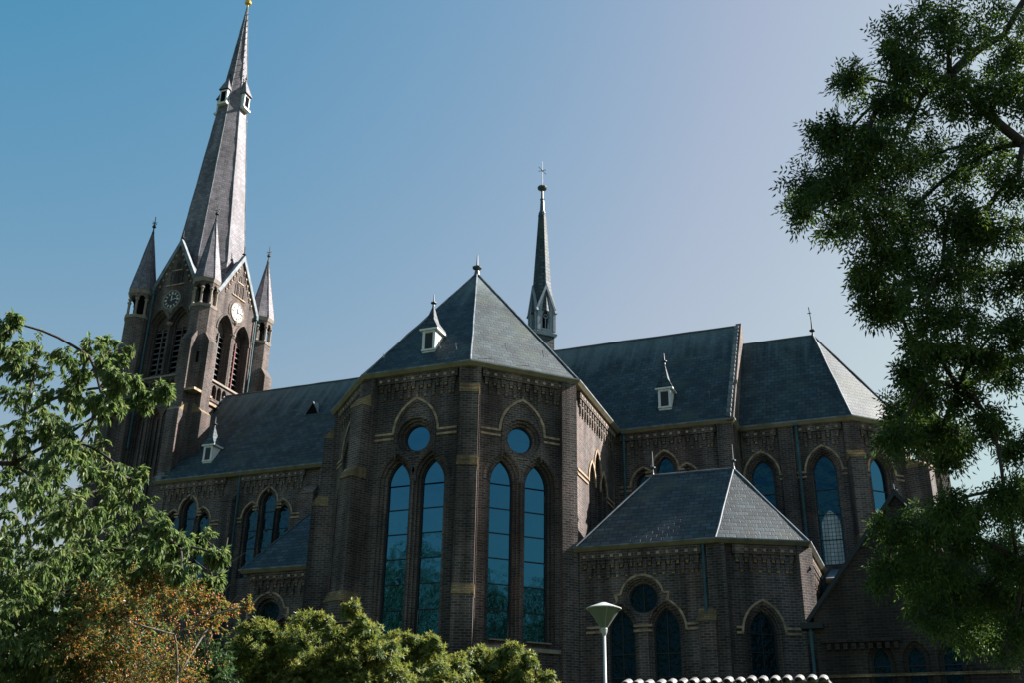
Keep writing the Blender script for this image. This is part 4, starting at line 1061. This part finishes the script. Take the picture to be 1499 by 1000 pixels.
BERRY = [(-7.47,8.72,3.7,0.19),(-7.22,8.86,3.57,0.29),(-6.87,7.9,3.24,0.28),(-6.48,8.16,3.11,0.31),(-7.46,8.86,3.05,0.37),(-7.75,8.62,3.03,0.27),(-7.85,8.61,2.77,0.27),(-6.68,8.54,2.8,0.32),(-6.67,8.63,3.51,0.16),(-6.47,8.71,3.51,0.08),(-6.32,8.77,3.43,0.08),(-5.88,8.38,3.37,0.06),(-7.35,8.14,3.45,0.22),(-7.61,8.16,3.09,0.22),(-6.63,8.89,3.35,0.15),(-7.77,9.1,2.76,0.35),(-7.25,8.76,3.76,0.17)]
HOLLY = [(-6.78,9.1,3.09,0.2),(-7.1,9.34,2.93,0.24),(-6.78,9.3,2.92,0.21)]
RHODO_A = [(-7.55,11.04,3.53,0.2),(-7.23,11.06,3.36,0.26),(-7.15,11.41,3.57,0.23),(-6.71,11.21,3.64,0.21),(-6.38,11.19,3.69,0.18),(-6.45,11.67,3.62,0.17),(-7.58,12.08,3.34,0.35),(-7.01,12.11,3.41,0.39),(-7.96,11.75,3.27,0.31),(-6.28,11.66,3.25,0.32),(-7.2,11.83,3.06,0.33),(-7.49,11.39,2.98,0.33),(-6.43,11.64,3.02,0.32),(-6.15,11.48,3.38,0.16),(-7.77,11.02,3.34,0.18)]
RHODO_B = [(-6.53,12.84,3.66,0.2),(-6.36,13.06,3.64,0.2),(-6.81,13.0,3.52,0.25),(-6.56,13.33,3.42,0.31),(-6.2,13.22,3.44,0.2),(-6.75,13.34,3.18,0.36),(-5.88,12.66,3.12,0.26),(-6.76,12.75,3.27,0.26),(-6.09,13.52,3.39,0.2)]
RHODO_C = [(-6.13,14.17,3.62,0.21),(-5.87,14.29,3.65,0.21),(-5.46,14.07,3.6,0.19),(-5.12,13.98,3.53,0.13),(-5.91,13.46,3.33,0.23),(-5.8,14.26,3.37,0.3),(-5.37,14.19,3.4,0.21),(-6.08,14.34,3.2,0.29),(-5.49,14.13,3.17,0.23),(-6.43,14.16,3.33,0.27),(-5.14,14.1,3.29,0.18)]
ASH = [(0.87,8.17,8.04,0.36),(0.52,7.8,7.67,0.24),(1.32,8.97,8.35,0.38),(0.34,7.71,7.33,0.19),(-0.0,8.43,7.83,0.16),(0.17,8.28,7.43,0.25),(-0.26,7.66,6.87,0.13),(-0.16,8.54,7.32,0.25),(0.08,7.82,6.72,0.25),(0.51,8.52,7.55,0.33),(0.88,7.99,7.18,0.28),(1.18,8.18,7.13,0.23),(-0.54,8.44,6.79,0.16),(-0.68,9.22,7.05,0.09),(-0.34,7.98,6.45,0.17),(-0.13,8.17,6.72,0.24),(0.17,9.03,7.15,0.32),(0.62,9.71,7.67,0.34),(0.98,9.19,7.25,0.28),(1.2,9.04,6.86,0.21),(-0.39,9.67,7.07,0.15),(-0.1,8.02,6.19,0.22),(0.25,9.67,7.02,0.3),(0.58,8.73,6.46,0.27),(0.9,8.61,6.26,0.25),(-0.09,8.3,5.95,0.15),(-0.16,8.72,5.97,0.11),(0.15,9.76,6.56,0.28),(0.45,8.68,5.93,0.24),(0.83,9.62,6.26,0.28),(1.14,9.84,6.32,0.22),(-0.12,8.97,5.79,0.12),(0.04,9.35,5.99,0.17),(0.27,8.53,5.5,0.21),(0.54,8.67,5.43,0.2),(0.88,9.09,5.54,0.2),(0.14,9.83,5.73,0.15),(0.35,9.44,5.47,0.19),(0.61,9.34,5.33,0.19),(0.96,10.03,5.52,0.19),(0.06,9.46,5.32,0.1),(0.22,9.25,5.12,0.15),(0.13,10.29,5.31,0.13),(-0.03,10.06,5.19,0.14),(-0.08,9.2,4.7,0.15),(0.09,9.94,4.92,0.16),(0.29,9.91,4.93,0.14),(0.34,10.74,4.95,0.07),(0.41,10.41,4.98,0.09),(0.65,9.52,4.85,0.08),(0.96,11.16,5.09,0.09),(0.67,9.46,4.17,0.11),(0.47,9.61,5.16,0.1),(0.5,10.8,4.38,0.17),(0.24,9.4,4.1,0.1),(0.77,10.32,4.27,0.14)]
ASH_LOW = [(-0.23,10.41,4.21,0.15),(-0.02,11.7,4.58,0.2),(0.11,10.4,4.12,0.2),(-0.16,11.35,4.19,0.23),(0.1,10.45,3.84,0.24),(0.4,10.76,4.08,0.19),(0.71,12.18,4.31,0.22),(0.79,10.93,3.9,0.22),(-0.07,11.42,3.86,0.23),(0.23,11.25,3.74,0.26),(0.54,11.36,3.74,0.26),(0.77,11.58,3.64,0.24),(-0.35,10.49,3.82,0.13),(0.33,12.09,3.54,0.28),(0.62,10.96,3.23,0.22),(0.01,10.89,3.43,0.19)]

# --- cherry tree on the left
cherry = thing('cherry_tree', 'leafy green tree with long drooping leaves filling the left edge', 'tree', (-10.5, 8.2, 0))
trunk = [(-10.6, 8.2, 0), (-10.5, 8.2, 1.5), (-10.3, 8.3, 2.8), (-10.05, 8.3, 4.0), (-9.7, 8.2, 5.0)]
extra = [(-9.9, 7.6, 5.9, .4), (-9.9, 8.8, 5.2, .4), (-9.7, 8.6, 4.2, .45), (-9.6, 7.9, 3.6, .4), (-9.6, 8.6, 3.0, .35), (-9.7, 9.6, 4.6, .5), (-9.2, 9.6, 3.9, .45), (-9.6, 9.6, 3.2, .5), (-8.9, 9.5, 2.9, .4), (-8.5, 9.7, 3.6, .4), (-9.2, 9.5, 2.3, .4), (-10.1, 9.4, 3.9, .5), (-8.3, 9.2, 2.5, .35)]
rr_ = random.Random(3); extra += [(x + rr_.uniform(-.3, .3), y + rr_.uniform(.5, 1.1), z + rr_.uniform(-.25, .15), r) for x, y, z, r in CHERRY if r > .28 and z < 5.0 and x < -7.6]
nodes, par, n0 = grow(trunk, CHERRY + extra); mb = MB(); limbs(mb, nodes, par, n0, .005, .0045, 'bark', wob=.03); lb = MB(); tw = MB()
for c in CHERRY + extra:
    for s_, r in sub(c, 13, .42, 1.25): clump_twigs(tw, lb, s_, r, int(2 + 42 * r), 17, .078, .027, 'leaf_cherry', 'bark', droop=.62, start=.3)
tk = mb.build('trunk', cherry, True); tw.build('twig', tk); lb.build('crown', cherry)
# --- ash on the right
ash = thing('ash_tree', 'tall dark feathery tree backlit along the right edge', 'tree', (2.1, 12.2, 0))
trunk = [(2.1, 12.2, 0), (1.95, 12.0, 2), (1.85, 11.2, 3.8), (1.87, 10.7, 4.9), (1.81, 10.3, 5.7), (1.63, 9.7, 6.58), (1.32, 9.14, 7.25), (1.04, 8.91, 7.5), (.77, 8.66, 7.8)]
t2 = [(1.49, 9.77, 6.08, .22), (.80, 9.07, 6.47, .2), (1.7, 9.4, 8.2, .3), (1.9, 9.9, 7.4, .3)]
ra_ = random.Random(21)      # the rest of the crown, around the trunk and out of frame to the right
for i in range(34): t2.append((ra_.uniform(2.3, 5.2), ra_.uniform(8.6, 14.5), ra_.uniform(4.6, 11.5), ra_.uniform(.45, .75)))
for i in range(16):  # unseen clumps added along the sun's path to shade the low foliage
    f_ = i / 15; t2.append((2.5 + 3.2 * f_ + ra_.uniform(-.4, .4), 12.2 + 2.6 * f_ + ra_.uniform(-.8, .8), 5.6 + 3.4 * f_ + ra_.uniform(-.7, .7), .75))
nodes, par, n0 = grow(trunk, ASH + t2 + ASH_LOW); mb = MB(); limbs(mb, nodes, par, n0, .005, .0065, 'bark', wob=.10); lb = MB(); tw = MB()
for c in ASH + t2 + ASH_LOW:
    for s_, r in sub(c, 7, .44): clump_twigs(tw, lb, s_, r, int(2 + 37 * r) if s_.x < 2.2 else int(2 + 16 * r), 6, .056 if s_.x < 2.2 else .09, .0175 if s_.x < 2.2 else .034, 'leaf_ash', 'bark', droop=.30, style='pinnate', start=.3, tr=.0025)
tk = mb.build('trunk', ash, True); tw.build('twig', tk); lb.build('crown', ash)
# --- berrying shrub
bs = thing('berry_shrub', 'arching shrub thick with small orange-red berries below the drooping tree', 'shrub', (-7.3, 8.7, 0))
lows = [(x, y + .2, z - .75, r * 1.1) for x, y, z, r in BERRY[:9] if r > .25]
nodes, par, n0 = grow([(-7.3, 8.8, 0), (-7.25, 8.75, .9), (-7.2, 8.7, 1.8)], lows + BERRY); mb = MB(); limbs(mb, nodes, par, n0, .003, .0035, 'bark_pale', wob=.16); lb = MB(); tw = MB(); bb = MB()
for c in BERRY + lows:
    r = c[3]; clump_twigs(tw, lb, c[:3], r * 1.15, int(14 + 170 * r) if c[0] < -6.6 else 12, 20, .036, .017, 'leaf_small', 'bark', droop=.0, start=.5, tr=.003)
    for i in range(int(14 + 170 * r)):
        p = Vector(c[:3]) + rv().normalized() * r * 1.15 * rng.uniform(.35, 1.0); q = rng.uniform(.007, .012)
        vs = [p + Vector(o) * q for o in ((1, 0, 0), (0, 1, 0), (-1, 0, 0), (0, -1, 0), (0, 0, 1), (0, 0, -1))]
        bb.mesh(vs, [(0, 1, 4), (1, 2, 4), (2, 3, 4), (3, 0, 4), (1, 0, 5), (2, 1, 5), (3, 2, 5), (0, 3, 5)], 'berry')
tk = mb.build('stem', bs, True); tw.build('twig', tk); lb.build('foliage', bs); o = bb.build('berries', bs, True); o['kind'] = 'stuff'
# pale bare leader rising out of the shrub
mb = MB(); P0 = Vector((-6.78, 9.05, 3.0)); top = Vector((-6.76, 9.15, 4.25)); mb.tube([P0, P0.lerp(top, .5) + Vector((.02, 0, 0)), top], [.014, .010, .004], 'bark_pale', 6)
for i in range(9):
    f = .15 + i * .09; a = P0.lerp(top, f); d = Vector((rng.choice((-1, 1)) * rng.uniform(.5, 1), rng.uniform(-.4, .4), rng.uniform(.1, .5))); mb.tube([a, a + d * .18, a + d * .33 + Vector((0, 0, .05))], [.006, .004, .002], 'bark_pale', 4)
mb.build('leader', bs)
# --- small green shrub
hs = thing('green_shrub', 'small rounded light green shrub at the foot of the berry bush', 'shrub', (-6.9, 9.2, 0))
lows = [(-6.95, 9.25, 2.45, .28), (-6.75, 9.2, 2.1, .28), (-7.1, 9.3, 2.0, .28), (-6.9, 9.3, 1.5, .3)]
nodes, par, n0 = grow([(-6.9, 9.25, 0), (-6.9, 9.25, .8)], lows + HOLLY); mb = MB(); limbs(mb, nodes, par, n0, .005, .007, 'bark'); lb = MB(); tw = MB()
for c in HOLLY + lows: clump_twigs(tw, lb, c[:3], c[3] * 1.05, int(12 + 110 * c[3]), 20, .05, .022, 'leaf_holly', 'bark', start=.4, tr=.003)
tk = mb.build('stem', hs, True); tw.build('twig', tk); lb.build('foliage', hs)
# --- rhododendrons
def rhodo(CL, label, base):
    root = thing('rhododendron_bush', label, 'bush', base, 'glossy evergreen bushes under the transept windows')
    bx, by, _ = base
    lows = [(x + rng.uniform(-.2, .2), y + .3, z - dz, r * 1.25) for x, y, z, r in CL for dz in (.45, 1.0)]
    nodes, par, n0 = grow([(bx, by, 0), (bx, by, .7), (bx, by, 1.4)], lows + CL); mb = MB(); limbs(mb, nodes, par, n0, .006, .007, 'bark'); lb = MB()
    blobs = []
    for c in CL + lows: blobs += [((s_.x, s_.y, s_.z), r) for s_, r in sub(c, 5, .56, 1.0)]
    for c, r in blobs:
        C0 = Vector(c)
        for i in range(int(16 + 2500 * r * r)):
            d = rv().normalized()
            if d.z < -.35: d.z = abs(d.z)
            p = C0 + Vector((d.x, d.y, d.z * .85)) * r * (rng.uniform(.55, 1.12) if rng.random() < .8 else rng.uniform(1.1, 1.5)); ax = (d + Vector((0, 0, .7)) + rv() * .35).normalized(); s = ax.orthogonal().normalized(); t = ax.cross(s); ph = rng.uniform(0, 6.3)
            m = rng.randint(6, 8); tip = rng.random() < .7 and d.z > -.1
            for q in range(m):
                a = ph + 6.283 * q / m; ld = (s * math.cos(a) + t * math.sin(a)) + ax * rng.uniform(.0, .5); leaf(lb, p, ld, ax, rng.uniform(.045, .07), .020, 'leaf_rhodo', .12)
            if tip:
                for q in range(4):
                    a = ph + 6.283 * q / 4; ld = (s * math.cos(a) + t * math.sin(a)) * .6 + ax; leaf(lb, p + ax * .01, ld, ax, rng.uniform(.045, .07), .016, 'leaf_tip', .15)
    mb.build('stem', root, True); lb.build('foliage', root)
rhodo(RHODO_A, 'broad yellow-green tipped evergreen bush, tallest of the three, below the left transept window', (-6.9, 11.8, 0))
rhodo(RHODO_B, 'evergreen bush between two others, below the corner buttress of the transept', (-6.4, 13.2, 0))
rhodo(RHODO_C, 'evergreen bush nearest the street lamp, below the right transept window', (-5.7, 14.2, 0))

# --- park trees: seen as reflections in the tall windows, and one beyond the sacristy
def bigtree(label, loc, h, lk, seed):
    global rng
    rng = random.Random(seed); root = thing('park_tree', label, 'tree', loc, 'trees around the church')
    o = Vector(loc); cl = []
    for i in range(60):
        d = rv(); p = o + Vector((d.x * h * .30, d.y * h * .30, h * .60 + d.z * h * .36)); cl.append((p.x, p.y, p.z, h * rng.uniform(.07, .115)))
    nodes, par, n0 = grow([o, o + Vector((0, 0, h * .15)), o + Vector((.2, .1, h * .32)), o + Vector((.1, 0, h * .5))], cl); mb = MB(); limbs(mb, nodes, par, n0, .03, .045, 'bark'); lb = MB()
    for c in cl:
        for i in range(260):
            p = Vector(c[:3]) + rv() * c[3] * 1.15; s_ = h * .0135; leaf(lb, p, rv() - Vector((0, 0, .4)), rv() + Vector((0, 0, 1)), s_ * rng.uniform(.7, 1.4), s_ * .6, lk)
    mb.build('trunk', root, True); lb.build('crown', root)
    return root
def copytree(src, label, loc, rz, s):
    r = src.copy(); col.objects.link(r); r['label'] = label
    o = Vector(src_loc)
    for ch in src.children:
        c = ch.copy(); col.objects.link(c); c.parent = r
    r.rotation_euler = (0, 0, rz); r.scale = (s, s, s)
    v = Matrix.Rotation(rz, 3, 'Z') @ (o * s); r.location = Vector(loc) - v
    return r
src_loc = (-34, -6, 0)
pt = bigtree('broad park tree across the street, mirrored in the left transept window', src_loc, 20, 'leaf_far', 5)
for i, (x, y, s, lab) in enumerate(((-42, -2, 1.05, 'taller park tree across the street, mirrored at the edge of the left transept window'), (-26, -14, .95, 'park tree farther back across the street, behind the mirrored broad one'),
        (24, 17, .88, 'park tree to the right of the church, mirrored in the right transept window'), (31, 24, 1.0, 'larger park tree to the right, behind the one mirrored in the right window'), (30, 11, .9, 'park tree right of the camera beside the street'),
        (-52, -9, 1.1, 'leftmost park tree across the street'))):
    copytree(pt, lab, (x, y, 0), .9 * i + .6, s)
bigtree('pale yellow-green tree standing beyond the sacristy roof', (5.2, 58, 0), 15, 'leaf_lime', 9)
